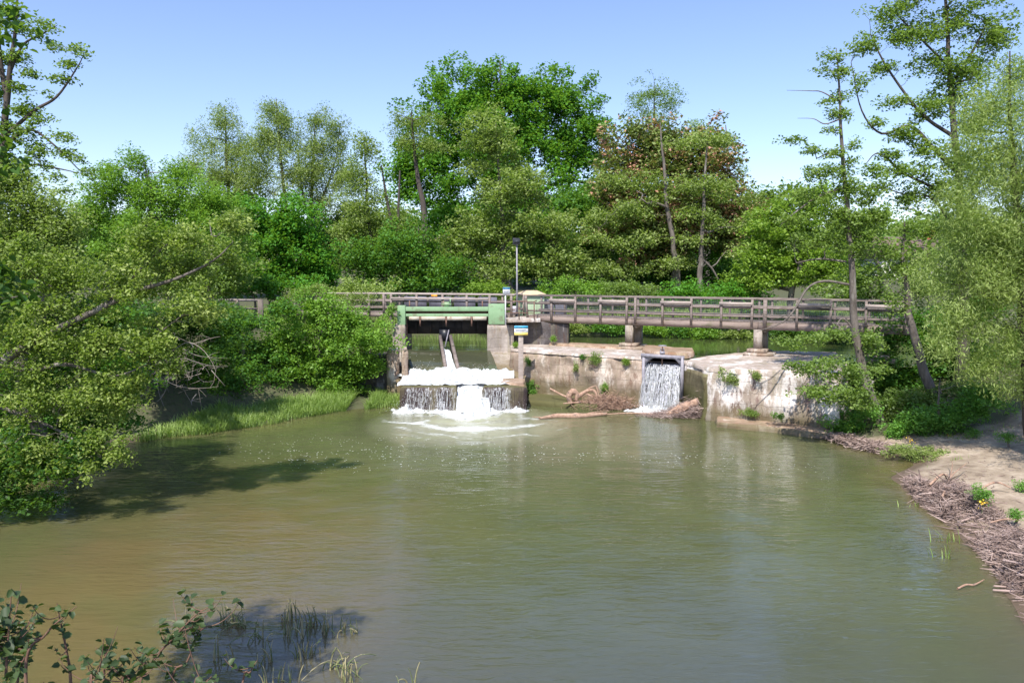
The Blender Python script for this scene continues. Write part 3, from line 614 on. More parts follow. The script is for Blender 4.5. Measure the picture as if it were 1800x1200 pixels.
def splash(name, cx, cy, z, rx, ry, hgt, material, parent, seed, N=300, loc=None, dome=.35):
    """foaming lump where water lands: bumpy dome skirt plus flying drops"""
    rng = np.random.RandomState(seed); nr, na = 16, 56; r = np.linspace(0, 1, nr); th = np.arange(na) * 2 * pi / na
    R, T = np.meshgrid(r, th, indexing='ij'); X = cx + rx * R * np.cos(T) * (1 + .22 * vn(np.cos(T) * 2 + seed, np.sin(T) * 2)); Y = cy + ry * R * np.sin(T) * (1 + .22 * vn(np.cos(T) * 2 + seed, np.sin(T) * 2, 4))
    Z = z - .05 + hgt * dome * (1 - R ** 2) + hgt * .55 * (1 - R ** 1.6) * (fbm(X * 4.5, Y * 4.5, seed, 4)) + .03
    V = np.stack([X, Y, Z], -1).reshape(-1, 3); i = np.arange(nr - 1)[:, None] * na; j = np.arange(na)[None]
    Q = np.stack([i + j, i + na + j, i + na + (j + 1) % na, i + (j + 1) % na], -1).reshape(-1, 4)
    c = np.column_stack([cx + rng.normal(size=N) * rx * .5, cy + rng.normal(size=N) * ry * .5, z + np.abs(rng.normal(size=N)) * hgt * .55]); s = rng.uniform(.005, .016, N)
    tet = np.array([[1, 0, -.6], [-.6, .8, -.6], [-.6, -.8, -.6], [0, 0, 1]]); D = (c[:, None] + tet[None] * s[:, None, None]).reshape(-1, 3); k = np.arange(N)[:, None] * 4 + len(V)
    F = np.concatenate([k + np.array([[a, b, c_, c_]]) for a, b, c_ in ()] or [np.zeros((0, 4), int)]); tri = np.concatenate([k + np.array([[0, 1, 3]]), k + np.array([[1, 2, 3]]), k + np.array([[2, 0, 3]])])
    loops = np.concatenate([Q.ravel(), tri.ravel()]); tot = np.concatenate([np.full(len(Q), 4), np.full(len(tri), 3)]); st = np.concatenate([[0], np.cumsum(tot)[:-1]])
    return link_mesh(name, np.concatenate([V, D]), loops, st, tot, material, parent, True, loc)

gate2 = root('sluice_gate', (*g0(1165, 716)[:2], 0), 'small grey steel sluice gate frame with a hand spindle above the narrow waterfall', 'sluice gate')
YG = 34.3
gp = lambda x, y, dy=0: aty(x, y, YG + dy)
b = MB(); b.bar(gp(1127, 624), gp(1203, 629, -.55), .16, .16); b.build('lintel', M['steel'], gate2)
for x, x2, yb in ((1131, 1131, 0), (1199, 1198, -.5)):
    pt = gp(x, 626, yb); b = MB(); b.box((pt[0], pt[1] - .05, .55), .13, .13, pt[2] - .58); b.build('frame_leg', M['steel'], gate2)
for x, sgn, yb in ((1134, 1, 0), (1196, -1, -.45)):       # curved gussets
    pt = np.array(gp(x, 628, yb - .05)); V = []; k = 7
    for yy in (-.02, .02):
        for t in np.linspace(0, 1, k): V.append((pt[0] + sgn * .42 * t, pt[1] + yy - .02, pt[2])); 
        for t in np.linspace(0, 1, k): V.append((pt[0] + sgn * .42 * t, pt[1] + yy - .02, pt[2] - .34 * (1 - t) ** 1.8 - .02))
    F = []
    for o_ in (0, 2 * k):
        F += [(o_ + i, o_ + i + 1, o_ + k + i + 1, o_ + k + i) for i in range(k - 1)]
    F += [(k + i, k + i + 1, 3 * k + i + 1, 3 * k + i) for i in range(k - 1)]
    b = MB(); b.add(V, F); b.build('gusset', M['steel'], gate2)
sp = np.array(gp(1164, 626, -.2)); b = MB(); b.tube([sp + [0, 0, -.42], sp + [0, 0, .42]], .028, 8); b.build('spindle', M['rust'], gate2)
b = MB(); b.box((sp[0], sp[1], sp[2] + .10), .20, .2, .12); b.tube([sp + [-.09, 0, .1], sp + [-.05, 0, .38]], .025, 6); b.tube([sp + [.09, 0, .1], sp + [.05, 0, .38]], .025, 6); b.build('gearbox', M['steel'], gate2)
b = MB(); th = np.linspace(0, 2 * pi, 17); b.tube([sp + [.17 * cos(a), .17 * sin(a), .47] for a in th], .02, 6); b.bar(sp + [-.16, 0, .47], sp + [.16, 0, .47], .04, .025); b.bar(sp + [0, -.16, .465], sp + [0, .16, .465], .04, .02); b.build('handwheel', M['steel'], gate2)
b = MB(); b.bar(np.array(gp(1135, 640, .35)) - [0, 0, .12], np.array(gp(1197, 643, -.15)) - [0, 0, .12], .1, .5); b.build('gate_leaf', M['gate'], gate2)
# backing (wet wall under the fall)
wf = root('waterfall', (*g0(1165, 716)[:2], 0), 'narrow white waterfall dropping through the small steel gate in the stone weir', 'waterfall')
tA = np.array(gp(1136, 638, .1)); tB = np.array(gp(1196, 641, -.35)); bA = np.array(atz(1122, 719, .0)); bB = np.array(atz(1194, 727, .0))
sheet('water_sheet', (tA, tB), (bA, bB), True, 90, 40, M['fall'], wf, .10, .05, (.8, .95), 1)
sheet('water_sheet', (tA + [0, .1, 0], tB + [0, .1, 0]), (bA + [.1, .2, 0], bB + [-.06, .2, 0]), True, 90, 40, M['fall'], wf, .06, .05, (.6, .8), 5)
st_ = strands('falling_drops', [(tA + [-.02, 0, 0], tB, bA, bB)], M['foam'], wf, 900, 3, (.003, .007))
splash('splash', *np.array(atz(1146, 722, 0))[:2], 0, 1.25, .55, .42, M['foam'], wf, 5, 420)
thr = wall_block('spillway_sill', [tuple(np.array(gp(1130, 640, .65))[:2]), tuple(np.array(gp(1200, 644, .2))[:2]), tuple(np.array(gp(1205, 640, 1.4))[:2]), tuple(np.array(gp(1128, 636, 1.9))[:2])], -.8, tA[2] - .06, M['wet'], M['wet'], dam, disp=.04, seed=8)
b = MB(); pA, pB = np.array(atz(1132, 612, 2.5)), np.array(atz(1219, 616, 2.5))
slab = wall_block('stone_slab', [pA[:2] + [-.1, -.05], atz(1150, 618, 2.5)[:2], atz(1206, 621, 2.5)[:2], atz(1221, 617, 2.5)[:2], atz(1218, 611.5, 2.5)[:2], atz(1134, 606, 2.5)[:2]], 2.26, 2.5, M['rustcap'], M['rustcap'], None, loc=(pA[0], pA[1], 2.26), disp=.04, seed=17)
props(slab, 'rust brown stone slab lying at the pond edge behind the small steel gate', 'slab')

# ================================================================ MAIN SLUICE
YS = 40.5
S = lambda x, y, dy=0: np.array(aty(x, y, YS + dy))
sl = root('sluice', (-3.2, YS, 0), 'green framed sluice gate on concrete piers above the foaming weir basin', 'sluice')
def pbox(mb, x0, y0, x1, y1, Y, dep):
    """box whose front face spans pixel rect at distance Y, depth dep backwards"""
    a = aty(x0, y0, Y); c = aty(x1, y1, Y); mb.box(((a[0] + c[0]) / 2, Y + dep / 2, c[2]), c[0] - a[0], dep, a[2] - c[2]); return mb
pbox(MB(), 698, 537, 712.5, 571, YS, .5).build('post', M['green'], sl, bevel=.015)
pbox(MB(), 858.5, 534.5, 887, 570, YS, .75).build('post', M['green'], sl, bevel=.015)
pbox(MB(), 712.7, 539.5, 858.3, 546.8, YS + .05, .35).build('beam', M['green'], sl, bevel=.012)
pbox(MB(), 713, 551.5, 858.2, 556.2, YS + .04, .3).build('beam', M['green'], sl, bevel=.012)
pbox(MB(), 712.9, 546.9, 858.2, 551.4, YS + .25, .1).build('recess_panel', M['rust'], sl)
for x0, x1 in ((719, 736.5), (740.5, 782.5), (786, 827), (831, 855)):
    pbox(MB(), x0, 556.4, x1, 563, YS - .01, .06).build('soffit_board', M['cream'], sl)
for x in (738.5, 784.3, 829):
    a = S(x, 556.5, .02); MB().box((a[0], a[1], a[2] - .5), .07, .08, .5).build('rib', M['rust'], sl)
g_ = pbox(MB(), 712, 560, 859, 586.5, YS + .62, .1)
for x in (730, 756, 772, 800, 812, 838): pbox(g_, x, 564, x + 2.2, 586, YS + .52, .1)
g_.build('gate_leaf', M['gate'], sl)
for x in (713.5, 856): pbox(MB(), x, 556.8, x + 2.6, 606, YS + .42, .12).build('guide_rail', M['rust'], sl)
b = MB(); a = S(785, 536.5, .3); b.box((a[0], a[1], a[2] - .1), .3, .25, .28); b.tube([a + [-.25, -.1, .05], a + [.25, -.1, .05]], .06, 8); b.tube([a + [.2, 0, .1], a + [.2, 0, .35]], .03, 6); b.build('winch', M['green'], sl)
for x in (780, 848, 720):
    b = MB(); a = S(x, 537, .5); b.tube([a + [0, 0, -.2], a + [0, 0, .25]], .035, 6); b.build('lifting_rod', M['rust'], sl)
# concrete piers (front faces) and sloping wings
X = lambda x, y, dy=0: tuple(S(x, y, dy)[:2])
def pier_poly(x0, x1, yf, yb, skewl=0, skewr=0):
    a = aty(x0, 600, YS + yf)[0]; c = aty(x1, 600, YS + yf)[0]
    return [(a, YS + yf), (c, YS + yf), (c + skewr, YS + yb), (a + skewl, YS + yb)]
zt = S(700, 571.5)[2]
wall_block('concrete_pier', pier_poly(690, 712.3, -.05, 2.6), -.6, zt, M['conc'], M['conc'], sl, disp=.015, seed=21)
wall_block('concrete_pier', pier_poly(856.5, 903, -.05, 2.6), -.6, zt, M['conc'], M['conc'], sl, disp=.015, seed=22)
# sloping wing to the right of the basin
def slope_wing(name, top0, top1, thick, zb, material, seed, flip=1):
    """wing wall whose top falls from top0 (back) to top1 (front)"""
    a = np.array(top0); c = np.array(top1); k = 16; V = []
    d = (c - a)[:2]; d /= np.linalg.norm(d); side = np.array([-d[1], d[0]]) * thick * flip
    for s in (0, 1):
        for r_ in range(8):
            for t in np.linspace(0, 1, k):
                p_ = a + (c - a) * t; z = zb + (p_[2] - zb) * r_ / 7; q = p_[:2] + side * s
                q = q + (side / abs(thick)) * (.03 * fbm(q[0] * 2 + seed, q[1] * 2, z * 2, 3)) * (1 if s else -1)
                V.append((q[0], q[1], z))
    n_ = k * 8; F = []
    for s in (0, 1):
        for r_ in range(7):
            for j in range(k - 1):
                f = (s * n_ + r_ * k + j, s * n_ + r_ * k + j + 1, s * n_ + (r_ + 1) * k + j + 1, s * n_ + (r_ + 1) * k + j); F.append(f if s == 0 else f[::-1])
    for j in range(k - 1): F.append((7 * k + j, 7 * k + j + 1, n_ + 7 * k + j + 1, n_ + 7 * k + j))
    for r_ in range(7): F.append((r_ * k + k - 1, n_ + r_ * k + k - 1, n_ + (r_ + 1) * k + k - 1, (r_ + 1) * k + k - 1)); F.append((r_ * k, (r_ + 1) * k, n_ + (r_ + 1) * k, n_ + r_ * k))
    b = MB(); b.add(V, F); return b.build(name, material, sl)
slope_wing('sloping_wing', aty(858.5, 617, YS - .1), aty(888, 667, 36.9), 1.75, -.6, M['conc'], 3, 1)
slope_wing('sloping_wing', aty(711, 617, YS - .1), aty(717, 667, 36.9), .55, -.6, M['conc'], 5, -1)
wall_block('wing_foot', [atz(880, 671, 1.12)[:2], atz(922, 676, 1.12)[:2], atz(922, 664, 1.12)[:2], atz(884, 664, 1.12)[:2]], -.6, 1.12, M['rustcap'], M['rustcap'], sl, disp=.06, seed=30)
ob = wall_block('old_pier', [tuple(aty(680, 640, 36.9)[:2]), tuple(aty(701, 640, 36.9)[:2]), tuple(aty(702, 640, 38.4)[:2]), tuple(aty(682, 640, 38.4)[:2])], -.5, aty(690, 615.5, 36.9)[2], M['wall'], M['cap'], None, (*aty(690, 640, 37.4)[:2], 0), disp=.06, seed=31)
props(ob, 'short crumbling stone pillar lit by the sun, left of the foaming basin', 'pillar')
ob = wall_block('old_pier', [tuple(aty(706.5, 640, 36.7)[:2]), tuple(aty(717.5, 640, 36.7)[:2]), tuple(aty(716, 640, 38.6)[:2]), tuple(aty(706, 640, 38.6)[:2])], -.5, aty(710, 616, 36.7)[2], M['wall'], M['wall'], None, (*aty(712, 640, 37.4)[:2], 0), disp=.05, seed=32)
props(ob, 'narrow rust stained stone pillar at the very edge of the foaming basin', 'pillar')
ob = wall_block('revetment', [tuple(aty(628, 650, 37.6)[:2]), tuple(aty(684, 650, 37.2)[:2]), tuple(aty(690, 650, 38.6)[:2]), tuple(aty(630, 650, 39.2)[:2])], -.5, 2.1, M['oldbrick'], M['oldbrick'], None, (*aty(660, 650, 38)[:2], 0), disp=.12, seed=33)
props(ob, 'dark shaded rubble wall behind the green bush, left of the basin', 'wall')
# lower basin (ledge) with slot
ZL = 1.02; e0 = atz(703, 681, ZL); e1 = atz(803, 681, ZL); e2 = atz(849, 681, ZL); e3 = atz(926, 681, ZL)
yb = 35.5
def ledge(x0, x1, seed):
    return wall_block('basin_wall', [(x0, e0[1]), (x1, e0[1]), (x1, yb), (x0, yb)], -.9, ZL, M['wet'], M['mossy'], sl, disp=.05, seed=seed)
ledge(e0[0], e1[0], 40); ledge(e2[0], e3[0], 41)
wall_block('basin_floor', [(-5.2, 35.4), (.45, 35.4), (.45, 39.0), (-5.2, 39.0)], -.7, .84, M['wet'], M['wet'], sl, disp=.02, seed=42)
# spillway slope and gliding water
ytop = YS + .9
sw = root('spill_water', (-3, 37.5, 1), 'glassy green water gliding down the spillway into the white foaming basin under the green gate', 'weir water')
def glide(name, xa, xb, xc, xd, material, z_add=0, seed=0):
    k, r = 46, 40; V = []; A0 = []
    for a in np.linspace(0, 1, r):
        for u in np.linspace(0, 1, k):
            y = ytop + (36.9 - ytop) * a; s = max(0, (a - .18) / .82); z = ZU - .01 - (ZU - 1.0) * (s ** 1.35)
            x0 = xa + (xc - xa) * a; x1 = xb + (xd - xb) * a; x = x0 + (x1 - x0) * u
            z += .012 * s * float(vn(x * 5 + seed, y * 1.2)); V.append((x, y, z + z_add)); A0.append(s)
    o = quads_obj(name, V, grid_quads(k, r)[:, ::-1], material, sw, True)
    at = o.data.attributes.new('foam', 'FLOAT', 'POINT'); uu = np.tile(np.linspace(0, 1, k), r); ss = np.array(A0)
    fm = np.clip((ss - .72) * 2.2, 0, 1.1) + np.clip(1 - np.minimum(uu, 1 - uu) / .05, 0, 1) * np.clip(ss - .25, 0, 1) * .9
    at.data.foreach_set('value', fm.astype(np.float32)); return o
xa, xb, xc, xd = aty(713, 600, ytop)[0], aty(856.5, 600, ytop)[0], aty(722, 660, 36.9)[0], aty(880, 660, 36.9)[0]
M['glide'] = water_mat('gliding_water', (.055, .06, .035), (.075, .08, .042), (.14, .11, .05), .8, .006)
glide('gliding_sheet', xa, xb, xc, xd, M['glide'])
# flume (two raking walls) in the middle
fl = root('flume', (*S(783, 600, .4)[:2], ZU - .5), 'narrow timber flume raking down the middle of the spillway with white water in it', 'flume')
def rake(x0, y0, x1, y1, dy0, Y1, hgt, thick, material):
    a = np.array(aty(x0, y0, YS + dy0)); c = np.array(aty(x1, y1, Y1)); b = MB()
    V = []
    for p_ in (a, c):
        for dx in (-thick / 2, thick / 2): V += [p_ + [dx, 0, 0], p_ + [dx, 0, -hgt]]
    b.add(V, [(0, 2, 3, 1), (4, 5, 7, 6), (0, 4, 6, 2), (1, 3, 7, 5), (0, 1, 5, 4), (2, 6, 7, 3)]); return b.build('side_wall', material, fl)
rake(773.5, 588, 786, 658, .1, 37.2, .5, .14, M['wood']); rake(792, 588, 809, 660, .1, 37.2, .5, .14, M['wood'])
b = MB(); pbox(b, 772, 578, 791, 600, YS + .35, .12); b.build('end_board', M['black'], fl)
b = MB(); b.bar(S(789, 580, .15), S(783, 606, .0) + [0, -.3, -.1], .05, .05); b.build('strut', M['steel'], fl)
tA = np.array(aty(778, 612, YS - .6)); tB = np.array(aty(790, 612, YS - .6)); bA = np.array(aty(790, 662, 37.0)); bB = np.array(aty(805, 662, 37.0))
V = []
for a in np.linspace(0, 1, 40):
    for u in np.linspace(0, 1, 14):
        P_ = (tA * (1 - u) + tB * u) * (1 - a) + (bA * (1 - u) + bB * u) * a; P_[2] += .07 * float(fbm(u * 4, a * 9, 1, 3)) - .03; V.append(P_)
quads_obj('flume_water', V, grid_quads(14, 40)[:, ::-1], M['foam'], fl, True)
# foaming basin surface
bx = np.linspace(-5.25, .1, 120); by = np.linspace(34.62, 37.5, 70); BX, BY = np.meshgrid(bx, by)
back = np.clip((BY - 36.2) / .8, 0, 1)
BZ = ZL + .01 + .05 * (1 + fbm(BX * 3, BY * 3, 2, 4)) + back * (.16 + .22 * np.clip(.4 + fbm(BX * 2.2, BY * 2.6, 8, 4), -.2, 1.4))
BZ -= np.clip((36.0 - BY) / 1.4, 0, 1) * .03
slot = (BX > e1[0] - .06) & (BX < e2[0] + .06); 
quads_obj('basin_foam', np.stack([BX, BY, BZ], -1).reshape(-1, 3), grid_quads(120, 70), M['foam'], sw, True)
for i, (x, y, Y) in enumerate(((745, 655, 37.1), (798, 655, 37.0), (850, 655, 37.1), (724, 660, 37.0))):
    q = aty(x, y, Y); splash('foam_crest', q[0], q[1], ZL + .15, .75, .35, .5, M['foam'], sw, 60 + i, 160)
# main jet through the slot
jt = root('water_jet', (e1[0] + .6, e1[1], 0), 'bright white torrent pouring through the slot in the middle of the basin wall', 'cascade')
def jet(name, xa, xb, xc, xd, ya, yc, za, zc, seed, material):
    k, r = 34, 44; V = []
    for a in np.linspace(0, 1, r):
        for u in np.linspace(0, 1, k):
            y = ya + (yc - ya) * a; z = za + (zc - za) * a ** 1.8; x = (xa + (xb - xa) * u) * (1 - a) + (xc + (xd - xc) * u) * a
            z += .10 * float(fbm(x * 5, a * 5 + seed, u * 2, 4)) * (.3 + a) + .08 * sin(pi * u); V.append((x, y - .06 * float(fbm(x * 6, z * 3, seed, 3)), z))
    return quads_obj(name, V, grid_quads(k, r)[:, ::-1], material, jt, True)
jet('torrent', e1[0] - .03, e2[0] + .03, g0(798, 735)[0], g0(862, 735)[0], 35.7, 33.0, ZL + .08, -.05, 3, M['foam'])
splash('splash', -1.75, 32.9, 0, 1.0, .9, .45, M['foam'], jt, 9, 700)
splash('splash', -1.2, 33.5, 0, .9, .6, .35, M['foam'], jt, 19, 300)
cu = root('water_curtain', (e0[0] + 1.2, e0[1], 0), 'thin curtain of water over the dark basin wall left of the white torrent', 'waterfall')
cv = root('water_curtain', (e2[0] + 1.0, e0[1], 0), 'thin curtain of water over the dark basin wall right of the white torrent', 'waterfall')
yf = e0[1] - .12
for rt_, x0, x1, sd_ in ((cu, e0[0] + .25, e1[0] - .03, 4), (cv, e2[0] + .03, e3[0] - .7, 6)):
    sheet('water_sheet', (np.array([x0, yf, ZL + .03]), np.array([x1, yf, ZL + .03])), (np.array([x0, yf - .18, 0]), np.array([x1, yf - .18, 0])), True, 110, 26, M['thinfall'], rt_, .02, .03, (.55, .85), sd_)
    strands('falling_drops', [(np.array([x0, yf, ZL]), np.array([x1, yf, ZL]), np.array([x0, yf - .2, 0]), np.array([x1, yf - .2, 0]))], M['foam'], rt_, 170, sd_, (.003, .008))
splash('splash', e0[0] + .45, yf - .35, 0, .9, .45, .55, M['foam'], cu, 21, 350); splash('splash', e0[0] + 2.0, yf - .35, 0, 1.3, .3, .22, M['foam'], cu, 22, 150)
splash('splash', e3[0] - .45, yf - .1, 0, .6, .42, .42, M['foam'], cv, 23, 120); splash('splash', e2[0] + .9, yf - .3, 0, .9, .25, .18, M['foam'], cv, 24, 150)

# ================================================================ FOOTBRIDGES
def BL(px, back=0.0):
    d = ray(px, 540); k = d[0] / d[1]; Y = 41.77 / (1 + .556 * k); return np.array([k * Y + .486 * back, Y + .874 * back])
def LB(px, back=0.0):
    d = ray(px, 530); k = d[0] / d[1]; Y = 41.6 / (1 + .33 * k); return np.array([k * Y + .31 * back, Y + .95 * back])
def P3(xy, z): return np.array([xy[0], xy[1], z])
def wire_panel(name, a, b_, z0, z1, parent, step=.09, r=.0042):
    T = Tubes(); L = np.linalg.norm(b_ - a); n = max(2, int(L / step))
    for i in range(1, n): q = a + (b_ - a) * i / n; T.add([P3(q, z0), P3(q, z1)], r, 3)
    for z in np.arange(z0 + step / 2, z1, step): T.add([P3(a, z), P3(b_, z)], r, 3)
    return T.build(name, M['wire'], parent)
ang = math.atan2(-.486, .874)
br = root('footbridge', (*BL(1103), 2.42), 'long weathered timber footbridge with wire mesh rails crossing above the pale weir walls', 'footbridge')
fposts = [929, 971, 1013, 1057, 1103, 1118, 1166, 1216.5, 1269, 1323, 1346, 1402, 1461, 1523, 1592]
W_ = 1.45; rng = random.Random(4)
for px in fposts:
    big = px in (1346,); a = BL(px, -.11); lean = .0 if px != 929 else -.10
    MB().box(P3(a, 3.56 if px > 935 else 3.7), .16 if big else .10, .10, 1.32 if px > 935 else 1.2, ang, lean + rng.uniform(-.012, .012)).build('post', M['wood'], br)
    a = BL(px, W_ + .11); MB().box(P3(a, 3.62), .09, .09, 1.26, ang, rng.uniform(-.012, .012)).build('post', M['wood'], br)
for bk, o_ in ((-.03, -.11), (W_ + .03, W_ + .11)):
    a, c = BL(925, bk), BL(1602, bk)
    MB().bar(P3(a, 4.90), P3(c, 4.90), .12, .06).build('handrail', M['wood'], br)
    MB().bar(P3(a, 4.50), P3(c, 4.50), .045, .10).build('rail', M['wood'], br)
    MB().bar(P3(a, 4.10), P3(c, 4.10), .045, .09).build('rail', M['wood'], br)
for p, q in zip(fposts[:-1], fposts[1:]):
    if q - p < 20: continue
    wire_panel('wire_mesh', BL(p, .0), BL(q, .0), 3.98, 4.86, br); wire_panel('wire_mesh', BL(p, W_), BL(q, W_), 3.98, 4.86, br)
for p, q in ((968, 1012.5), (1053.5, 1102), (1163, 1217), (1266, 1324), (1400, 1461), (1522, 1592)):
    MB().bar(P3(BL(p, -.19), 4.68), P3(BL(q, -.19), 4.68), .07, .15).build('rest_board', M['wood_pale'], br)
a, c = BL(925), BL(1602)
MB().bar(P3(BL(930, .02), 3.66), P3(BL(1111, .02), 3.66), .14, .32).build('beam', M['beam'], br)
MB().bar(P3(BL(1112, .02), 3.66), P3(BL(1333, .02), 3.66), .14, .32).build('beam', M['beam'], br)
MB().bar(P3(BL(1334, .02), 3.66), P3(BL(1602, .02), 3.66), .14, .32).build('beam', M['beam'], br)
MB().bar(P3(BL(930, W_ - .05), 3.66), P3(BL(1602, W_ - .05), 3.66), .14, .32).build('beam', M['beam'], br)
b = MB(); L = np.linalg.norm(c - a); nb = int(L / .16)
for i in range(nb):
    q = BL(930, W_ / 2) * (1 - i / nb) + BL(1602, W_ / 2) * (i / nb); b.box(P3(q, 3.825), .145, W_ + .08, .045, ang)
b.build('deck', M['wood'], br)
for px, zb in ((1107, ZW + .05), (1334, ZR + .03), (1548, 2.3)):
    pr = MB(); pr.box(P3(BL(px, .05), zb + .3), .36, .34, 3.5 - zb - .3, ang); pr = pr.build('pier', M['conc'], br)
    MB().box(P3(BL(px, W_ - .1), zb + .12), .34, .34, 3.5 - zb - .12, ang).build('pier', M['conc'], br)
    MB().box(P3(BL(px + 5, W_ / 2), 3.36), .30, .9, .136, ang).build('cross_head', M['conc'], br)
    MB().box(P3(BL(px, .05), zb + .13), .86, .72, .17, ang).build('plinth', M['wall'], pr)
    MB().box(P3(BL(px + 3, .1), zb - .02), 1.3, 1.05, .15, ang).build('plinth', M['wall'], pr)
    MB().box(P3(BL(px, W_ - .05), zb - .02), .7, .7, .14, ang).build('plinth', M['wall'], pr)

lb = root('footbridge', (*LB(700), 3.5), 'weathered timber walkway passing behind the green sluice frame and over its channel', 'footbridge')
ang2 = math.atan2(-.31, .95); lposts = [476, 520, 566, 612, 650, 676, 689, 734, 779, 822, 862, 900]
for px in lposts:
    MB().box(P3(LB(px, -.1), 3.7), .11, .10, 1.2, ang2, rng.uniform(-.015, .015)).build('post', M['wood'], lb)
    MB().box(P3(LB(px + 6, 1.5), 3.7), .10, .10, 1.2, ang2, rng.uniform(-.015, .015)).build('post', M['wood'], lb)
for bk in (-.02, 1.42):
    MB().bar(P3(LB(470, bk), 4.93), P3(LB(905, bk), 4.92), .12, .07).build('handrail', M['wood_pale'], lb)
    MB().bar(P3(LB(470, bk), 4.52), P3(LB(905, bk), 4.52), .05, .10).build('rail', M['wood'], lb)
    MB().bar(P3(LB(470, bk), 4.12), P3(LB(905, bk), 4.12), .05, .09).build('rail', M['wood'], lb)
MB().bar(P3(LB(690, -.17), 4.68), P3(LB(860, -.17), 4.68), .06, .12).build('rest_board', M['wood_pale'], lb)
MB().bar(P3(LB(470, .04), 3.72), P3(LB(905, .04), 3.72), .14, .24).build('beam', M['wood'], lb)
b = MB(); n_ = 80
for i in range(n_): q = LB(472, .7) * (1 - i / n_) + LB(903, .7) * (i / n_); b.box(P3(q, 3.85), .16, 1.45, .04, ang2)
b.build('deck', M['wood'], lb)
for p, q in ((692, 732), (737, 777), (782, 820), (825, 859)):
    MB().bar(P3(LB(p, 1.36), 4.35), P3(LB(q, 1.36), 4.35), .03, .8).build('infill_panel', M['dark_panel'], lb)
for p, q in ((478, 520), (520, 566), (566, 612), (612, 650), (650, 689)): wire_panel('wire_mesh', LB(p, 1.4), LB(q, 1.4), 3.98, 4.88, lb)
lr = root('rescue_sign', tuple(P3(LB(766, -.16), 4.75)), 'tiny orange plate fixed on the top rail above the green sluice beam', 'plate')
MB().bar(P3(LB(761, -.2), 4.84), P3(LB(771, -.2), 4.84), .03, .12).build('plate', M['orange'], lr)
MB().bar(P3(LB(765, -.215), 4.79), P3(LB(767, -.215), 4.79), .03, .02).build('bracket', M['steel'], lr)

fe = root('fence', (*aty(458, 545, 41)[:2], 3.3), 'old grey timber fence rail with one thick post among bushes left of the walkway', 'fence')
A_ = np.array(aty(340, 527, 40)); B_ = np.array(aty(462, 528, 41.5))
b = MB(); b.bar(A_, B_, .1, .13); b.build('rail', M['wood_pale'], fe); 
MB().bar(A_ - [0, 0, .45], B_ - [0, 0, .45], .06, .1).build('rail', M['wood'], fe)
for px in (459, 420, 380, 344): q = aty(px, 530, 40 + (px - 340) / 80); MB().box((q[0], q[1] - .12, 2.4), .26 if px == 459 else .12, .14, q[2] - 2.3).build('post', M['bark' if px == 459 else 'wood'], fe)

# ================================================================ PLATFORM, KIOSK, LAMP, SIGNS
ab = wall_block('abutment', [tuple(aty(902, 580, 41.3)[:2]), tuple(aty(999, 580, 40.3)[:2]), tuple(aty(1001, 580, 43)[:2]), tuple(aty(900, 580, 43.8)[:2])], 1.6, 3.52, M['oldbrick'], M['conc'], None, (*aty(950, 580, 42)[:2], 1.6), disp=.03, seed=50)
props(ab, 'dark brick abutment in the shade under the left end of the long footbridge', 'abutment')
pt = root('platform', (*aty(915, 565, 40.3)[:2], 3.5), 'small concrete landing with rusty tubular guard rail beside the green sluice post', 'platform')
b = MB(); b.prism([tuple(aty(889, 565, 39.9)[:2]), tuple(aty(950, 565, 40.3)[:2]), tuple(aty(950, 565, 42.6)[:2]), tuple(aty(889, 565, 42.6)[:2])], 3.53, 3.72); b.build('slab', M['cap'], pt, bevel=.02)
r_ = [aty(889.5, 529, 40.0), aty(912.5, 529.5, 40.05), aty(939, 530, 40.15)]
for q in r_[1:]: MB().tube([(q[0], q[1], 3.70), q], .028, 6).build('guard_post', M['rust'], pt)
MB().tube(r_, .026, 6).build('guard_rail', M['rust'], pt)
MB().tube([np.array(q) - [0, 0, .6] for q in r_], .022, 6).build('guard_rail', M['rust'], pt)
MB().tube([r_[2], np.array(r_[2]) + [.2, 1.8, 0]], .026, 6).build('guard_rail', M['rust'], pt)
ki = root('kiosk', (*aty(935, 556, 44)[:2], 3.4), 'pale green cabinet kiosk with a low tan hipped roof behind the bridge end', 'kiosk')
c0 = aty(911, 556, 43.2); c1 = aty(957, 519, 43.2)
b = MB(); b.box(((c0[0] + c1[0]) / 2, 44.1, 3.3), c1[0] - c0[0], 1.7, c1[2] - 3.3); b.build('cabinet', M['palegreen'], ki, bevel=.02)
b = MB(); b.box(((c0[0] * .5 + c1[0] * .5), 43.235, 3.45), .62, .03, 1.0); b.build('door', M['palegreen'], ki, bevel=.01)
b = MB(); x0, x1, y0, y1, z = c0[0] - .1, c1[0] + .1, 43.1, 45.1, c1[2]
b.add([(x0, y0, z), (x1, y0, z), (x1, y1, z), (x0, y1, z), (x0, y0, z + .06), (x1, y0, z + .06), (x1, y1, z + .06), (x0, y1, z + .06), (x0 + .5, 44.1, z + .26), (x1 - .5, 44.1, z + .26)],
      [(3, 2, 1, 0), (0, 1, 5, 4), (1, 2, 6, 5), (2, 3, 7, 6), (3, 0, 4, 7), (4, 5, 9, 8), (5, 6, 9), (6, 7, 8, 9), (7, 4, 8)]); b.build('roof', M['roof_tan'], ki)
for x in (964, 986):
    q = aty(x, 545, 44.5); k2 = root('cabinet', (q[0], 44.5, 3.3), 'blue grey control cabinet seen through the bridge mesh, %s the pale green kiosk' % ('touching' if x == 964 else 'second along from'), 'cabinet')
    MB().box((q[0], 44.7, 3.3), .66, .5, 1.28).build('body', M['dark_panel'], k2, bevel=.02); MB().box((q[0] + .1, 44.43, 3.5), .4, .03, .95).build('door', M['dark_panel'], k2, bevel=.01)
q = aty(904.5, 552, 42.6); jb = root('junction_box', (q[0], 42.6, 3.4), 'small light grey junction box at the foot of the lamp post', 'box')
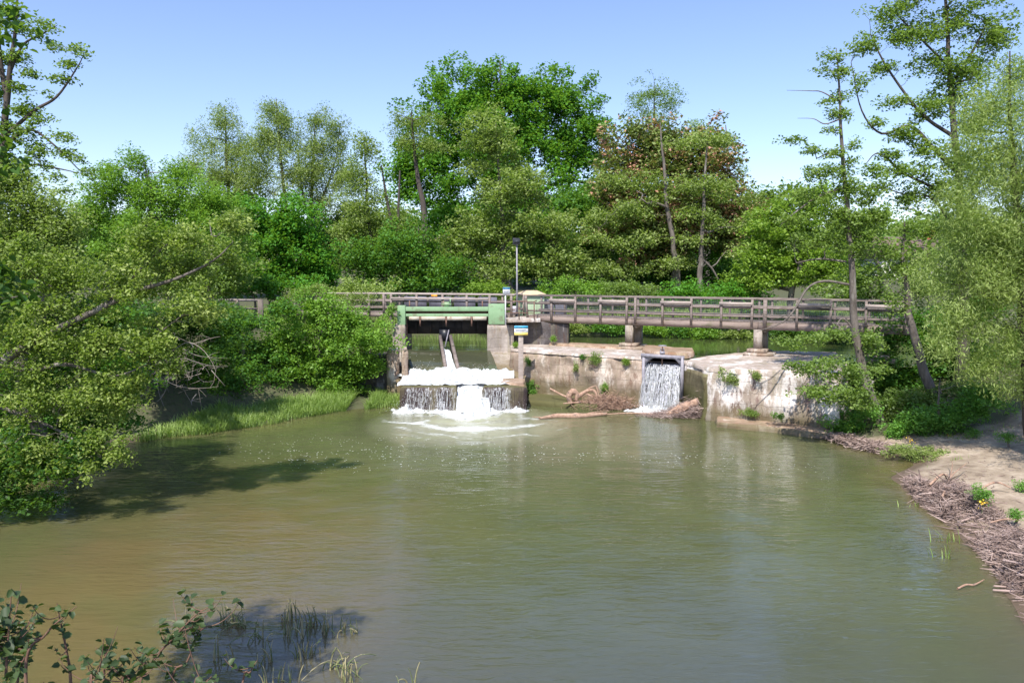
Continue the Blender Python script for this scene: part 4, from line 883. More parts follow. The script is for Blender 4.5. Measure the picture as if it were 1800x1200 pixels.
MB().box((q[0], 42.7, 3.55), .26, .22, .72).build('body', M['white'], jb, bevel=.02); MB().box((q[0], 42.58, 3.62), .2, .02, .58).build('door', M['steel'], jb); MB().box((q[0], 42.7, 3.3), .18, .16, .25).build('stand', M['steel'], jb)
q = aty(909, 555, 42.5); qt = aty(908.5, 431, 42.5); lp = root('lamp_post', (q[0], 42.5, 3.4), 'slim pale lamp post with a square black floodlight on top', 'lamp post')
b = MB(); b.tube([(q[0], 42.5, 3.35), (qt[0], 42.5, qt[2])], [.055, .04], 10); b.build('pole', M['steel'], lp, smooth=False)
hd = aty(907.5, 424.5, 42.4); b = MB(); b.box((hd[0], 42.42, hd[2] - .16), .40, .16, .34); b = b.build('floodlight', M['black'], lp, bevel=.02)
MB().box((hd[0] + .03, 42.33, hd[2] - .08), .27, .012, .17).build('lens', M['glass'], b)
b = MB(); b.box((qt[0], 42.5, qt[2] - .02), .14, .06, .10); b.build('bracket', M['steel'], lp)
# signs
sg = root('sign', tuple(aty(888.5, 571, 39.7)), 'small blue topped white notice on a thin white pole beside the green frame', 'sign')
a = aty(888.5, 571, 39.7); tp_ = aty(888.5, 505, 39.7); MB().tube([a, tp_], .035, 8).build('pole', M['white'], sg)
def srect(x0, y0, x1, y1, Y, mt, nm, par, th=.012):
    a = aty(x0, y0, Y); c = aty(x1, y1, Y); return MB().box(((a[0] + c[0]) / 2, Y, c[2]), c[0] - a[0], th, a[2] - c[2]).build(nm, mt, par)
pn = srect(884, 504.5, 896.5, 518, 39.64, M['white'], 'panel', sg, .02)
srect(884.1, 504.6, 896.4, 506, 39.626, M['sgreen'], 'band', pn); srect(884.1, 506, 896.4, 508.4, 39.626, M['sblue'], 'band', pn)
b = MB()
for i, yy in enumerate((510.4, 512.4, 514.4)):
    a = aty(885.5, yy, 39.622); c = aty(895 - i * 1.3, yy + .4, 39.622); b.box(((a[0] + c[0]) / 2, 39.622, c[2]), c[0] - a[0], .008, a[2] - c[2])
b.build('text_lines', M['stext'], pn)
sg2 = root('sign', tuple(aty(915.5, 664, 36.1)), 'white sign with cyan and yellow bands on a thick timber post by the basin', 'sign')
a = aty(915.5, 664, 36.1); tp_ = aty(915.5, 586, 36.1); MB().box((a[0], 36.16, .95), .23, .16, tp_[2] - .95).build('post', M['wood_pale'], sg2, bevel=.012)
pn = srect(904, 572.5, 928, 589.5, 36.03, M['white'], 'panel', sg2, .02)
srect(904.1, 572.6, 927.9, 576.8, 36.015, M['scyan'], 'band', pn); srect(904.1, 584.5, 927.9, 589.4, 36.015, M['syellow'], 'band', pn)
b = MB()
for x0, x1, yy in ((907, 917, 574.3), (906, 925, 579), (906, 922, 581.4)):
    p_ = aty(x0, yy, 36.008); c = aty(x1, yy + .45, 36.008); b.box(((p_[0] + c[0]) / 2, 36.006, c[2]), c[0] - p_[0], .008, p_[2] - c[2])
b.build('text_lines', M['stext'], pn)

# ================================================================ HOUSE glimpsed far right
hs = root('house', (*aty(1595, 470, 95)[:2], 3.6), 'distant white house with brown roof and brick chimney glimpsed between the right trees', 'house')
q = aty(1580, 470, 95); hx = q[0] + 2; zt_ = aty(1580, 452, 95)[2]
MB().box((hx, 98, 3), 8, 6, zt_ - 3).build('wall', M['housewhite'], hs)
b = MB(); x0, x1 = hx - 4.4, hx + 4.4; b.add([(x0, 94.6, zt_), (x1, 94.6, zt_), (x1, 101.4, zt_), (x0, 101.4, zt_), (x0 + .3, 98, zt_ + 2.6), (x1 - .3, 98, zt_ + 2.6)], [(0, 1, 5, 4), (1, 2, 5), (2, 3, 4, 5), (3, 0, 4), (3, 2, 1, 0)]); rf = b.build('roof', M['houseroof'], hs)
MB().box((hx + 3.1, 98, zt_ + 1.2), 1.0, .8, 2.6).build('chimney', M['brick'], rf)
for dx in (-2.4, -.2, 2.1): wd_ = MB().box((hx + dx, 94.97, zt_ - 1.7), 1.1, .1, 1.1).build('window', M['glass'], hs)
hs2 = root('house', (*aty(1625, 440, 118)[:2], 4), 'distant house showing only an orange red tiled roof above bushes', 'house')
q = aty(1622, 436, 118); MB().box((q[0], 121, 3), 5, 5, q[2] - 4).build('wall', M['housewhite'], hs2)
b = MB(); x0, x1, z = q[0] - 2.8, q[0] + 2.8, q[2] - 1; b.add([(x0, 118, z), (x1, 118, z), (x1, 124, z), (x0, 124, z), (x0 + .2, 121, z + 2.6), (x1 - .2, 121, z + 2.6)], [(0, 1, 5, 4), (1, 2, 5), (2, 3, 4, 5), (3, 0, 4), (3, 2, 1, 0)]); b.build('roof', M['brick'], hs2)

# ================================================================ TREES BEYOND THE DAM
T = make_tree
T('oak_tree', 'huge domed dark green oak, tallest crown in the middle of the skyline', 'tree', 76, [(1000,275,56,46),(930,235,74,56),(870,215,70,60),(800,195,92,78),(900,165,88,52),(985,175,82,58),(1035,235,50,62),(755,290,68,80),(860,290,100,90),(965,360,95,62),(1050,345,38,50),(715,300,34,72),(800,395,100,78),(900,400,90,70)],
  'oak', clump=1.15, flat=.8, cover=2.7, ls=.27, lw=.8, seed=1, limb_r=.12, shell=.6, spray=1.05)
T('beech_tree', 'broad copper coloured tree with reddish leaves right of the great oak', 'tree', 58, [(1120,375,70,50),(1205,400,84,50),(1290,400,50,40),(1065,410,44,36),(1150,455,60,34),(1120,290,82,76),(1225,295,82,72),(1170,248,98,36),(1258,360,60,62),(1082,335,40,58),(1322,362,26,42),(1180,380,90,70)],
  'copper', clump=1.0, flat=.7, cover=3.2, ls=.26, lw=.7, seed=2, limb_r=.09)
T('alder_tree', 'olive green alder with layered boughs in front of the oak, behind the lamp post', 'tree', 55, [(862,250,62,52),(900,330,78,52),(955,400,92,40),(860,410,88,42),(985,460,85,34),(880,470,90,34),(800,440,60,30)],
  'olive', clump=.9, flat=.55, cover=2.4, ls=.2, lw=.7, seed=3, limb_r=.06, trunk=[(880,520,.24),(884,430,.2),(880,340,.13),(872,215,.03)])
T('alder_tree', 'bare trunked tall alder before the copper tree, left one of the pair', 'tree', 54, [(1115,315,70,22),(1060,380,62,24),(1130,365,80,22),(1200,330,64,22),(1110,420,96,24),(1060,470,78,22),(1150,465,70,22),(1200,250,46,16)],
  'olive', clump=.85, flat=.6, cover=1.25, fill=.6, ls=.18, lw=.65, seed=4, trunk=[(1192,505,.22),(1184,440,.19),(1172,350,.14),(1165,270,.08),(1160,215,.03)], limb_r=.055)
T('alder_tree', 'slimmer alder with reddish bare trunk before the copper tree, right one of the pair', 'tree', 53, [(1250,322,72,20),(1295,350,50,18),(1225,375,56,18),(1290,395,58,18),(1250,245,46,18),(1215,420,40,14),(1300,440,50,20)],
  'olive', clump=.85, flat=.6, cover=1.2, fill=.6, ls=.18, lw=.65, seed=5, trunk=[(1228,512,.2),(1232,450,.17),(1236,380,.13),(1240,300,.08),(1245,235,.03)], trunks=[[(1234,455,.09),(1250,470,.07),(1262,490,.05)]], limb_r=.055)
T('slender_tree', 'thin airy tree top poking above the copper tree against the sky', 'tree', 82, [(1150,165,46,30),(1125,185,26,22),(1180,182,26,26),(1148,205,34,22)], 'alder', clump=.9, flat=.5, cover=.75, ls=.2, lw=.5, seed=6, trunk=[(1152,420,.22),(1152,300,.17),(1150,200,.1),(1150,140,.02)], limb_r=.05, bark='bark_dark')
T('slender_tree', 'loose feathery tree top right of the oak, above the copper crown edge', 'tree', 72, [(1225,225,34,18),(1270,245,30,18),(1300,300,16,24)], 'alder', clump=.8, flat=.5, cover=.9, ls=.2, lw=.5, seed=66, limb_r=.04)
T('ash_tree', 'feathery pale tree, leftmost of the thin ones on the left skyline', 'tree', 62, [(393,215,34,30),(370,255,40,30),(418,262,30,40),(415,305,52,36),(375,315,66,40),(340,300,26,24)], 'olive', clump=.6, flat=1.1, cover=1.25, ls=.15, lw=.4, fill=.8, up=.2, seed=7, limb_r=.05, trunk=[(405,500,.2),(403,380,.16),(398,280,.1),(395,185,.02)], bark='bark_dark')
T('ash_tree', 'feathery pale tree, tallest of the thin ones on the left skyline', 'tree', 60, [(478,195,28,24),(500,215,40,26),(505,255,50,40),(455,262,36,40),(520,305,60,40),(455,315,44,40),(470,235,30,24)], 'olive', clump=.6, flat=1.1, cover=1.2, ls=.15, lw=.4, fill=.8, up=.2, seed=8, limb_r=.05, trunk=[(505,500,.2),(503,380,.16),(494,280,.1),(485,172,.02)], bark='bark_dark')
T('ash_tree', 'feathery pale tree with drooping top, third of the thin ones on the left skyline', 'tree', 61, [(558,212,30,24),(588,225,26,26),(598,260,24,30),(565,260,34,30),(550,300,50,40),(600,310,34,40),(560,350,56,34)], 'olive', clump=.6, flat=1.1, cover=1.2, ls=.15, lw=.4, fill=.8, up=.2, seed=9, limb_r=.05, trunk=[(545,500,.2),(545,400,.16),(550,300,.1),(555,200,.02)], trunks=[[(546,390,.12),(570,340,.09),(590,280,.05),(598,225,.02)],[(546,400,.1),(530,330,.07),(525,270,.03)]], bark='bark_dark')
T('ash_tree', 'thin tree with leaning bare trunks just left of the oak', 'tree', 56, [(640,262,28,32),(628,320,38,44),(655,380,38,50),(618,400,42,60),(700,400,36,30)], 'olive', clump=.8, flat=.7, cover=1.6, ls=.17, lw=.5, seed=10, limb_r=.045, trunk=[(655,520,.18),(652,430,.14),(645,340,.09),(640,235,.02)], trunks=[[(690,400,.12),(680,350,.1),(670,290,.05)],[(700,470,.12),(700,380,.1),(703,300,.06)]], bark='bark_dark')
T('lime_tree', 'plain mid green tree filling the skyline gap between the thin trees and the oak', 'tree', 64, [(600,420,60,60),(560,440,60,50),(660,440,60,50),(700,400,50,50),(620,380,40,30),(340,370,60,40),(420,360,50,36)], 'alder', clump=1.0, flat=.7, cover=2.4, ls=.24, lw=.65, seed=90)
T('ash_tree', 'wispy tree top leaning on the left shoulder of the oak', 'tree', 68, [(745,215,34,26),(715,245,32,30),(700,205,14,22),(755,255,30,22)], 'olive', clump=.8, flat=.7, cover=1.0, ls=.18, lw=.45, seed=12, limb_r=.045, bark='bark_dark')
T('maple_tree', 'dense rich green rounded tree behind the left walkway', 'tree', 50, [(500,395,72,58),(540,440,52,56),(450,395,50,52),(495,470,80,44),(560,480,36,38),(440,460,40,46)], 'rich', clump=.75, flat=.75, cover=2.8, ls=.2, lw=.75, spray=1.1, seed=13, limb_r=.07)
T('willow_tree', 'bright green bushy tree with spiky top on the left skyline', 'tree', 42, [(215,330,62,48),(235,285,22,22),(195,300,16,22),(300,355,70,50),(370,350,50,44),(250,420,110,60),(370,430,70,60),(150,380,40,50),(320,305,34,24)], 'bright', clump=.7, flat=.8, cover=2.6, ls=.15, lw=.5, seed=14, limb_r=.05)
T('willow_tree', 'mid green bushy tree behind the leafy left bank, beside the rich green one', 'tree', 38, [(400,470,60,44),(350,500,66,40),(420,400,30,40),(300,470,60,50)], 'alder', clump=.6, flat=.7, cover=2.4, ls=.14, lw=.55, seed=15)
T('holly_tree', 'dark green tree filling the gap behind the sluice walkway', 'tree', 54, [(720,440,66,60),(780,475,60,44),(650,465,50,50),(820,500,50,24),(700,500,70,26)], 'dark', clump=.9, flat=.7, cover=2.6, ls=.2, lw=.65, seed=16)
T('holly_tree', 'deep green tree in the shade between the lamp post and the layered alders', 'tree', 60, [(1080,385,60,44),(1180,405,80,50),(1270,410,60,44),(1010,360,50,40),(1030,420,66,50),(960,460,80,44),(1090,480,90,34),(1200,480,90,36),(1290,490,80,30)], 'dark', clump=1.0, flat=.7, cover=2.6, ls=.24, lw=.65, seed=17)
T('holly_tree', 'dark backing trees deep behind the copper coloured tree', 'tree', 84, [(1020,440,80,44),(1130,430,90,60),(1240,430,90,56),(1340,440,70,50),(940,470,80,40),(1430,450,60,44)], 'dark', clump=1.3, flat=.7, cover=2.8, ls=.34, lw=.7, seed=92)
T('holly_tree', 'dark backing trees deep behind the thin pale trees', 'tree', 80, [(420,430,80,50),(540,420,80,44),(650,430,70,50),(300,430,90,50),(200,420,90,50)], 'dark', clump=1.3, flat=.7, cover=2.8, ls=.34, lw=.7, seed=93)
T('hazel_tree', 'yellow green rounded tree behind the long footbridge, left of the bare riverside trunk', 'tree', 47, [(1370,385,56,50),(1425,420,60,60),(1340,440,46,56),(1440,345,40,28),(1390,480,80,36),(1320,490,46,30),(1460,470,44,50)], 'yellow', clump=.75, flat=.5, cover=2.6, ls=.18, lw=.7, seed=18, limb_r=.05)
T('hazel_tree', 'mid green tree behind the far right end of the long footbridge', 'tree', 42, [(1520,400,50,50),(1520,490,44,34),(1500,515,60,36),(1620,500,44,40),(1560,540,60,30)], 'alder', clump=.7, flat=.5, cover=2.3, ls=.16, lw=.7, seed=19)
T('maple_tree', 'distant rounded green tree just above the white house', 'tree', 120, [(1590,408,36,24),(1560,440,28,22),(1650,400,40,26)], 'rich', clump=1.4, flat=.8, cover=2.4, ls=.5, lw=.7, seed=20)
T('maple_tree', 'distant green tree filling the skyline dip right of the copper tree', 'tree', 95, [(1350,355,40,26),(1395,345,34,26),(1310,400,60,40)], 'alder', clump=1.3, flat=.8, cover=2.2, ls=.4, lw=.7, seed=21)
for i, (x, y, rx, ry, yy, lf, lab) in enumerate([(640,508,60,22,47,'willow','pale low bush behind the left walkway rail'), (860,505,44,18,50,'yellow','yellow green bush behind the grey panels of the sluice walkway'), (1010,505,70,18,49,'bright','bright hedge bush behind the bridge, first right of the kiosk'),
    (1110,508,66,18,48.5,'alder','mid green hedge bush behind the bridge, between kiosk and yellow green tree'), (1215,510,70,20,48,'rich','rich green hedge bush behind the bridge, below the pair of bare alder trunks'), (1300,515,60,22,47,'rich','rich green hedge bush behind the bridge, right of the bare alder trunks')]):
    T('bush', lab, 'bush', yy, [(x,y,rx,ry),(x-rx*.5,y+12,rx*.6,ry*.8),(x+rx*.5,y+14,rx*.6,ry*.8)], lf, clump=.55, flat=.7, cover=2.4, ls=.15, lw=.65, seed=30+i)
# pond bank planting under the deck
for i, (x, y, rx, ry, lf, lab) in enumerate([(1010,576,34,9,'olive','low brownish green scrub at the pond edge under the left end of the bridge'), (1075,577,34,10,'dark','dark scrub at the pond edge just left of the first bridge pier'), (1150,580,26,12,'bright','bright leafy clump at the pond edge just right of the first bridge pier'),
    (1195,582,26,10,'dark','dark scrub at the pond edge behind the gate handwheel'), (1245,585,34,13,'bright','bright leafy clump at the pond edge midway between the two bridge piers'), (1300,590,30,12,'olive','brownish scrub at the pond edge left of the second bridge pier'), (1390,585,36,14,'deep','very dark scrub at the pond edge right of the second bridge pier'), (1460,590,40,20,'deep','very dark scrub at the pond edge behind the bare riverside trunk')]):
    T('bush', lab, 'bush', 49 - (x-1000)*.006, [(x,y,rx,ry),(x+rx*.4,y+3,rx*.6,ry*.8),(x-rx*.4,y-3,rx*.6,ry*.8)], lf, clump=.4, flat=.7, cover=2.6, ls=.14, lw=.65, seed=50+i, gz=2.2)

# ================================================================ RIGHT BANK TREES
T('alder_tree', 'sparse alder with a bare grey trunk at the waterline, right of the limewashed wall', 'tree', 28.9,
  [(1462,98,24,14),(1440,122,20,8),(1482,120,14,10),(1478,168,15,16),(1468,198,22,10),(1458,228,18,10),(1400,245,26,9),(1425,262,24,8),(1465,270,20,12),(1500,258,14,14),(1440,305,34,22),(1500,330,34,24),(1420,345,52,18),(1480,375,46,20),(1395,385,42,16),(1530,350,26,24),(1470,300,26,14),(1440,425,60,22),(1500,440,40,20),(1478,130,20,14),(1484,200,14,14),(1492,285,18,18),(1484,330,22,18),(1505,385,30,22),(1540,300,26,20),(1520,410,40,24),(1545,380,34,24),(1470,395,34,16),(1455,180,18,8),
   (1425,592,34,14,-1.2),(1470,585,36,16,-.8),(1395,610,20,9,-1.6),(1440,645,52,24,-1.8),(1495,655,46,24,-1.5),(1480,695,56,26,-2.0),(1430,685,36,20,-2.2),(1405,640,30,14,-2.2),(1510,700,40,24,-1.6),(1385,600,26,12,-1.8),(1530,600,30,26),(1540,650,24,20)],
  'alder', clump=.33, flat=.55, cover=1.5, ls=.10, lw=.75, seed=101, limb_r=.022,
  trunk=[(1556,768,.23),(1532,700,.19),(1513,640,.16),(1503,560,.14),(1494,440,.105),(1486,330,.08),(1479,230,.058),(1474,140,.035),(1470,85,.012)],
  trunks=[[(1492,500,.05),(1450,494,.045),(1420,506,.042),(1396,545,.036,-.3),(1372,568,.026,-.5),(1330,583,.012,-.7)], [(1396,548,.02,-.3),(1360,560,.014,-.4),(1325,546,.008,-.5)], [(1486,330,.05),(1440,345,.045),(1405,368,.035),(1372,395,.015)], [(1487,460,.04),(1440,455,.035),(1400,462,.015)], [(1474,178,.03),(1445,162,.02),(1425,160,.015),(1383,159,.006)], [(1476,210,.03),(1450,218,.022),(1430,209,.014),(1402,208,.006)], [(1480,275,.035),(1455,270,.025),(1436,278,.02),(1434,262,.01)], [(1506,585,.04),(1480,560,.03),(1462,590,.02,-.6),(1440,610,.01,-1.2)]])
T('alder_tree', 'tall open alder rising past the top of the picture near the right edge', 'tree', 31.5,
  [(1520,78,30,26),(1556,118,34,16),(1510,148,16,22),(1600,60,52,34),(1570,18,46,22),(1680,40,66,40),(1750,60,40,44),(1640,110,52,26),(1700,120,52,34),(1575,178,30,14),(1640,190,50,26),(1590,235,40,20),(1560,272,34,14),(1630,262,46,24),(1590,300,56,24),(1650,330,60,34),(1600,345,36,22),(1540,215,18,14),(1550,330,26,12),(1620,-30,80,40),(1720,-40,80,50),(1720,210,50,40),(1690,400,50,40),(1640,400,50,30),(1700,290,50,36),(1680,160,50,30)],
  'alder', clump=.42, flat=.5, cover=1.5, ls=.11, lw=.75, seed=102, limb_r=.03, bark='bark_dark',
  trunk=[(1690,735,.30),(1692,600,.25),(1690,450,.19),(1686,330,.15),(1676,210,.115),(1668,110,.085),(1662,0,.055),(1655,-90,.02)],
  trunks=[[(1680,300,.1),(1640,260,.08),(1600,222,.06),(1550,235,.045),(1515,195,.03),(1496,110,.015)], [(1676,240,.08),(1620,200,.06),(1560,120,.04),(1530,60,.02)], [(1690,360,.08),(1640,330,.06),(1590,305,.045),(1545,270,.03),(1520,290,.015)], [(1672,150,.07),(1710,90,.05),(1740,30,.03)], [(1690,420,.07),(1640,350,.05),(1600,345,.03),(1545,330,.02),(1500,345,.008)], [(1670,120,.05),(1610,60,.035),(1560,10,.02)]])
T('leaning_tree', 'leaning brown trunk curving up through leaves beneath the right end of the bridge', 'tree', 29.5, [(1585,470,30,30),(1560,440,30,24),(1620,460,34,34),(1600,400,40,24),(1575,530,18,22)], 'alder', clump=.4, flat=.5, cover=1.3, ls=.10, lw=.7, seed=103, limb_r=.025,
  trunk=[(1648,725,.2),(1632,680,.19),(1612,620,.16),(1600,560,.13),(1592,510,.11),(1588,440,.07),(1590,390,.03)])
T('willow_tree', 'pale green narrow leaved willow along the right edge of the picture', 'tree', 23.5,
  [(1745,190,58,60),(1700,260,40,50),(1785,130,50,50),(1780,330,80,90),(1710,400,60,70),(1660,470,50,50,.6),(1740,500,80,70),(1690,560,60,50),(1780,600,70,70),(1660,600,34,34),(1850,450,90,140),(1860,250,80,100),(1730,640,46,36),(1800,680,50,36),(1720,480,70,60),(1760,260,60,60),(1700,340,60,60),(1980,200,120,160,-3),(1990,480,120,140,-4),(1760,420,70,60)],
  'willow', clump=.5, flat=.9, cover=1.15, ls=.13, lw=.2, up=.1, droop=.9, seed=104, limb_r=.028, bark='bark_dark',
  trunk=[(1815,770,.24),(1806,640,.19),(1796,480,.14),(1786,330,.09),(1775,200,.05),(1775,90,.02)])
T('elder_bush', 'shady thicket behind the riverside trunks under the bridge end', 'bush', 33, [(1560,600,50,50),(1620,590,46,60),(1680,620,60,60),(1540,660,50,50),(1610,680,60,46),(1760,650,80,60),(1850,640,80,100),(1700,540,60,44)], 'dark', clump=.5, flat=.6, cover=2.2, ls=.13, lw=.65, seed=105, gz=2.0)
T('nettle_patch', 'lush bright green nettle clump at the waterline left of the leaning grey trunk base', 'plant', 28.3, [(1490,745,36,26),(1520,720,30,20),(1475,762,26,14),(1515,765,30,14)], 'nettle', clump=.25, flat=.8, cover=2.6, ls=.10, lw=.6, seed=106, gz=.2, limb_r=.01, parts=('stem', 'leaves'))
T('bush', 'shaded green scrub on the slope between the riverside trunks', 'bush', 29.2, [(1600,705,46,30),(1560,720,30,30),(1700,690,50,36),(1770,715,50,36),(1640,700,40,30)], 'alder', clump=.3, flat=.7, cover=2.2, ls=.10, lw=.6, seed=128, gz=.9, limb_r=.012)
T('nettle_patch', 'wide bright green nettle clump on the bank right of the riverside trunks', 'plant', 26.8, [(1640,735,46,30),(1690,730,40,30),(1600,745,34,24),(1665,765,60,14),(1575,760,26,16),(1730,700,40,34)], 'nettle', clump=.26, flat=.8, cover=2.4, ls=.10, lw=.6, seed=107, gz=.7, limb_r=.01, parts=('stem', 'leaves'))
T('weed_patch', 'low scrubby weeds with yellow tips spilling to the water at the sandy bank top', 'plant', 24.6, [(1575,792,34,12),(1620,795,40,12),(1660,795,24,8)], 'olive', clump=.16, flat=.6, cover=2.0, ls=.06, lw=.5, seed=108, gz=.2, limb_r=.006, parts=('stem', 'leaves'))
for i, (x, y, Y, rx, ry, lab) in enumerate([(1725,868,18.2,16,16,'leafy weed with a yellow flower growing on the sand beside the twig pile'), (1785,905,17.2,16,10,'small leafy weed at the right picture edge on pale sand'), (1770,768,24.5,20,9,'low green weed on the shaded sand near the top of the beach'), (1712,762,26,14,8,'tiny green weed at the edge of the shaded beach'), (1795,855,19.5,10,12,'small green weed cut by the right picture edge')]):
    T('weed', lab, 'plant', Y, [(x,y,rx,ry),(x+4,y-4,rx*.6,ry*.6)], 'nettle', clump=.13, flat=.8, cover=1.6, ls=.05, lw=.5, seed=120+i, gz=gh(*aty(x,y+ry,Y)[:2])-.03, limb_r=.006, parts=('stem', 'leaves'))
for k, (x, y, Y) in enumerate([(1660,772,26.4),(1668,768,26.4),(1601,774,25.2),(1727,884,17.9)]):
    q = np.array(aty(x, y, Y)); f_ = root('flower', tuple(q), ['yellow bloom low in the wide nettle clump, left of a neighbouring bloom', 'yellow bloom low in the wide nettle clump, right of a neighbouring bloom', 'yellow bloom above the scrubby waterside weeds', 'yellow bloom on the weed beside the twig pile'][k], 'flower')
    rg = np.random.RandomState(k); V, Q = leaf_geo(q + rg.normal(size=(22, 3)) * .055, .05, .035, rg, .6); quads_obj('petals', V, Q, M['flower'], f_)
    tb = Tubes(); tb.add([q - [0, 0, .25], q + [.01, 0, .02]], .006, 4); tb.build('stem', M['reed'], f_)

# ================================================================ LEFT BANK TREES
T('alder_tree', 'tall open alder at the upper left corner with boughs reaching out against the sky', 'tree', 23.5,
  [(10,22,30,18),(28,48,24,16),(76,40,20,8),(92,48,10,6),(72,62,15,9),(100,82,22,8),(132,86,20,10),(150,96,10,6),(28,100,26,18),(56,128,20,10),(120,112,20,12),(112,138,24,12),(30,152,20,14),(86,166,10,7),(42,192,30,18),(72,210,22,12),(34,228,34,18),(62,262,28,16),(108,240,24,8),(112,268,24,10),(138,278,20,10),(152,302,12,10),(90,292,20,8),(-30,120,40,80),(-20,260,50,60),(20,300,50,24),(115,335,14,8),(100,310,14,8)],
  'alder', clump=.3, flat=.6, cover=1.8, ls=.09, lw=.75, seed=201, limb_r=.02, bark='bark_dark',
  trunk=[(-70,700,.26),(-40,500,.2),(-5,360,.15),(8,230,.10),(18,120,.07),(28,40,.04),(32,-30,.02)],
  trunks=[[(8,240,.06),(60,195,.05),(100,170,.035),(135,120,.02),(148,95,.008)], [(5,260,.06),(50,228,.045),(95,255,.03),(140,300,.015)], [(16,130,.05),(40,80,.035),(75,60,.02),(100,45,.01)], [(12,180,.08),(0,100,.06),(-5,20,.03)], [(-5,300,.05),(60,290,.03),(110,298,.02),(140,305,.01)]])
T('hawthorn_tree', 'greyish olive bushy tree on the left edge below the tall alder', 'tree', 21.5, [(30,330,56,46),(70,370,56,50),(15,420,60,60),(105,400,40,44),(60,470,80,50),(-40,380,60,90),(120,450,40,44)], 'olive', clump=.45, flat=.7, cover=2.2, ls=.085, lw=.65, seed=202, limb_r=.025, gz=1.5)
T('elder_tree', 'dark shaded undergrowth tree overhanging the left bank', 'tree', 22.5, [(60,560,90,70),(180,560,80,60),(60,660,110,70),(200,650,80,60),(90,750,100,70),(180,720,70,50),(30,830,80,60),(150,800,60,40),(-60,700,80,160),(20,900,50,30)], 'dark', clump=.5, flat=.6, cover=2.2, ls=.11, lw=.65, seed=203, limb_r=.03, base=(-16.6, 23), gz=1.0)
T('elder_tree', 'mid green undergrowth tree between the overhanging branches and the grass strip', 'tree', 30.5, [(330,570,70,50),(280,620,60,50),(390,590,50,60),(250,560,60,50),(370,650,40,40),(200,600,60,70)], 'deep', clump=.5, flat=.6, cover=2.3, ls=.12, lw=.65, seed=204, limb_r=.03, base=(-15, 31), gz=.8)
T('goat_willow', 'near leafy goat willow leaning over the left water with brown boughs', 'tree', 19,
  [(320,415,70,26),(395,392,40,18),(250,425,50,34),(310,470,80,40,.5),(220,500,80,46),(390,450,30,30,.8),(350,540,48,40),(110,500,70,60),(60,590,70,60),(180,600,86,50),(270,600,56,42),(60,690,70,56),(140,700,80,50),(220,680,46,40),(170,770,40,26,-.6),(200,800,26,16,-.8),(160,820,26,14,-.8),(150,845,14,8,-1),(60,800,60,40,-.5),(215,770,20,12,-.8),(300,650,30,30),(40,430,40,30),(-60,600,70,200),],
  'fore', clump=.30, flat=.7, cover=1.45, fill=.85, ls=.082, lw=.62, near=True, seed=205, limb_r=.018, up=.5,
  trunk=[(-170,900,.2),(-80,740,.17),(0,640,.13),(70,595,.10),(150,555,.08),(240,512,.055),(310,490,.04),(375,458,.024),(410,425,.01)],
  trunks=[[(0,640,.07),(60,650,.06),(115,640,.05),(200,660,.03),(260,640,.015)], [(150,555,.04),(200,520,.03),(270,450,.022),(320,410,.012)], [(-40,700,.07),(40,730,.05),(110,760,.035),(165,800,.015)], [(45,520,.03),(75,498,.02),(100,510,.01)], [(210,612,.03),(250,620,.025),(275,590,.018),(315,558,.01)]])
T('elder_tree', 'dark low thicket overhanging the water at the left picture edge', 'tree', 18.4, [(30,800,70,50),(110,820,50,30),(10,870,60,40),(70,880,44,20),(-60,820,60,90),(150,780,40,24)], 'deep', clump=.35, flat=.65, cover=1.9, ls=.10, lw=.65, seed=213, limb_r=.02, base=(-14.4, 18.6), gz=.2)  # shade of the boughs above is put into the dark leaf colour
T('bush', 'large light green bush hanging over the bank left of the sluice basin', 'bush', 36.5, [(560,545,60,34),(500,590,56,46),(590,595,80,50),(650,590,50,34),(545,640,90,44),(640,640,46,28),(470,640,46,44),(590,675,60,24),(610,556,40,20),(480,680,46,22)], 'bright', clump=.5, flat=.65, cover=2.5, ls=.13, lw=.65, seed=206, gz=.6, limb_r=.03)
T('bush', 'darker bramble bush between the fence post and the light green bush', 'bush', 35.2, [(430,570,50,30),(400,620,60,46),(450,650,50,40),(470,670,40,26),(420,680,44,24),(380,560,40,30),(360,640,40,40),(500,540,30,20)], 'dark', clump=.5, flat=.65, cover=2.4, ls=.13, lw=.65, seed=207, gz=.9, limb_r=.03)
T('bush', 'low dark bramble bush on the slope behind the dead branches', 'bush', 33.5, [(330,650,60,40),(390,670,50,30),(290,680,50,30),(350,690,50,20),(240,690,40,30)], 'dark', clump=.45, flat=.65, cover=2.4, ls=.12, lw=.65, seed=210, gz=.6, limb_r=.02)
T('bush', 'green bush behind the old fence rail, left of the walkway', 'bush', 46, [(420,505,60,26),(350,505,50,30),(480,500,40,22),(530,500,40,20)], 'rich', clump=.6, flat=.65, cover=2.4, ls=.17, lw=.65, seed=211, gz=3.0)
T('bush', 'low yellow green bush between the walkway and the left pier base', 'bush', 37.5, [(650,640,40,20),(600,650,50,24),(560,690,60,18),(610,685,50,16)], 'alder', clump=.4, flat=.65, cover=2.4, ls=.12, lw=.65, seed=212, gz=.5)
T('bush', 'pale wispy reeds bush rising in front of the left walkway', 'bush', 40.5, [(555,508,34,9),(620,524,30,10),(520,520,24,10)], 'olive', clump=.4, flat=.8, cover=1.8, ls=.11, lw=.4, seed=208, gz=2.6)
T('bush', 'small green bush on the rubble between walkway post and sluice pier', 'bush', 40.2, [(686,552,14,10),(690,540,8,8)], 'bright', clump=.25, flat=.8, cover=1.6, ls=.10, lw=.5, seed=209, gz=3.2)
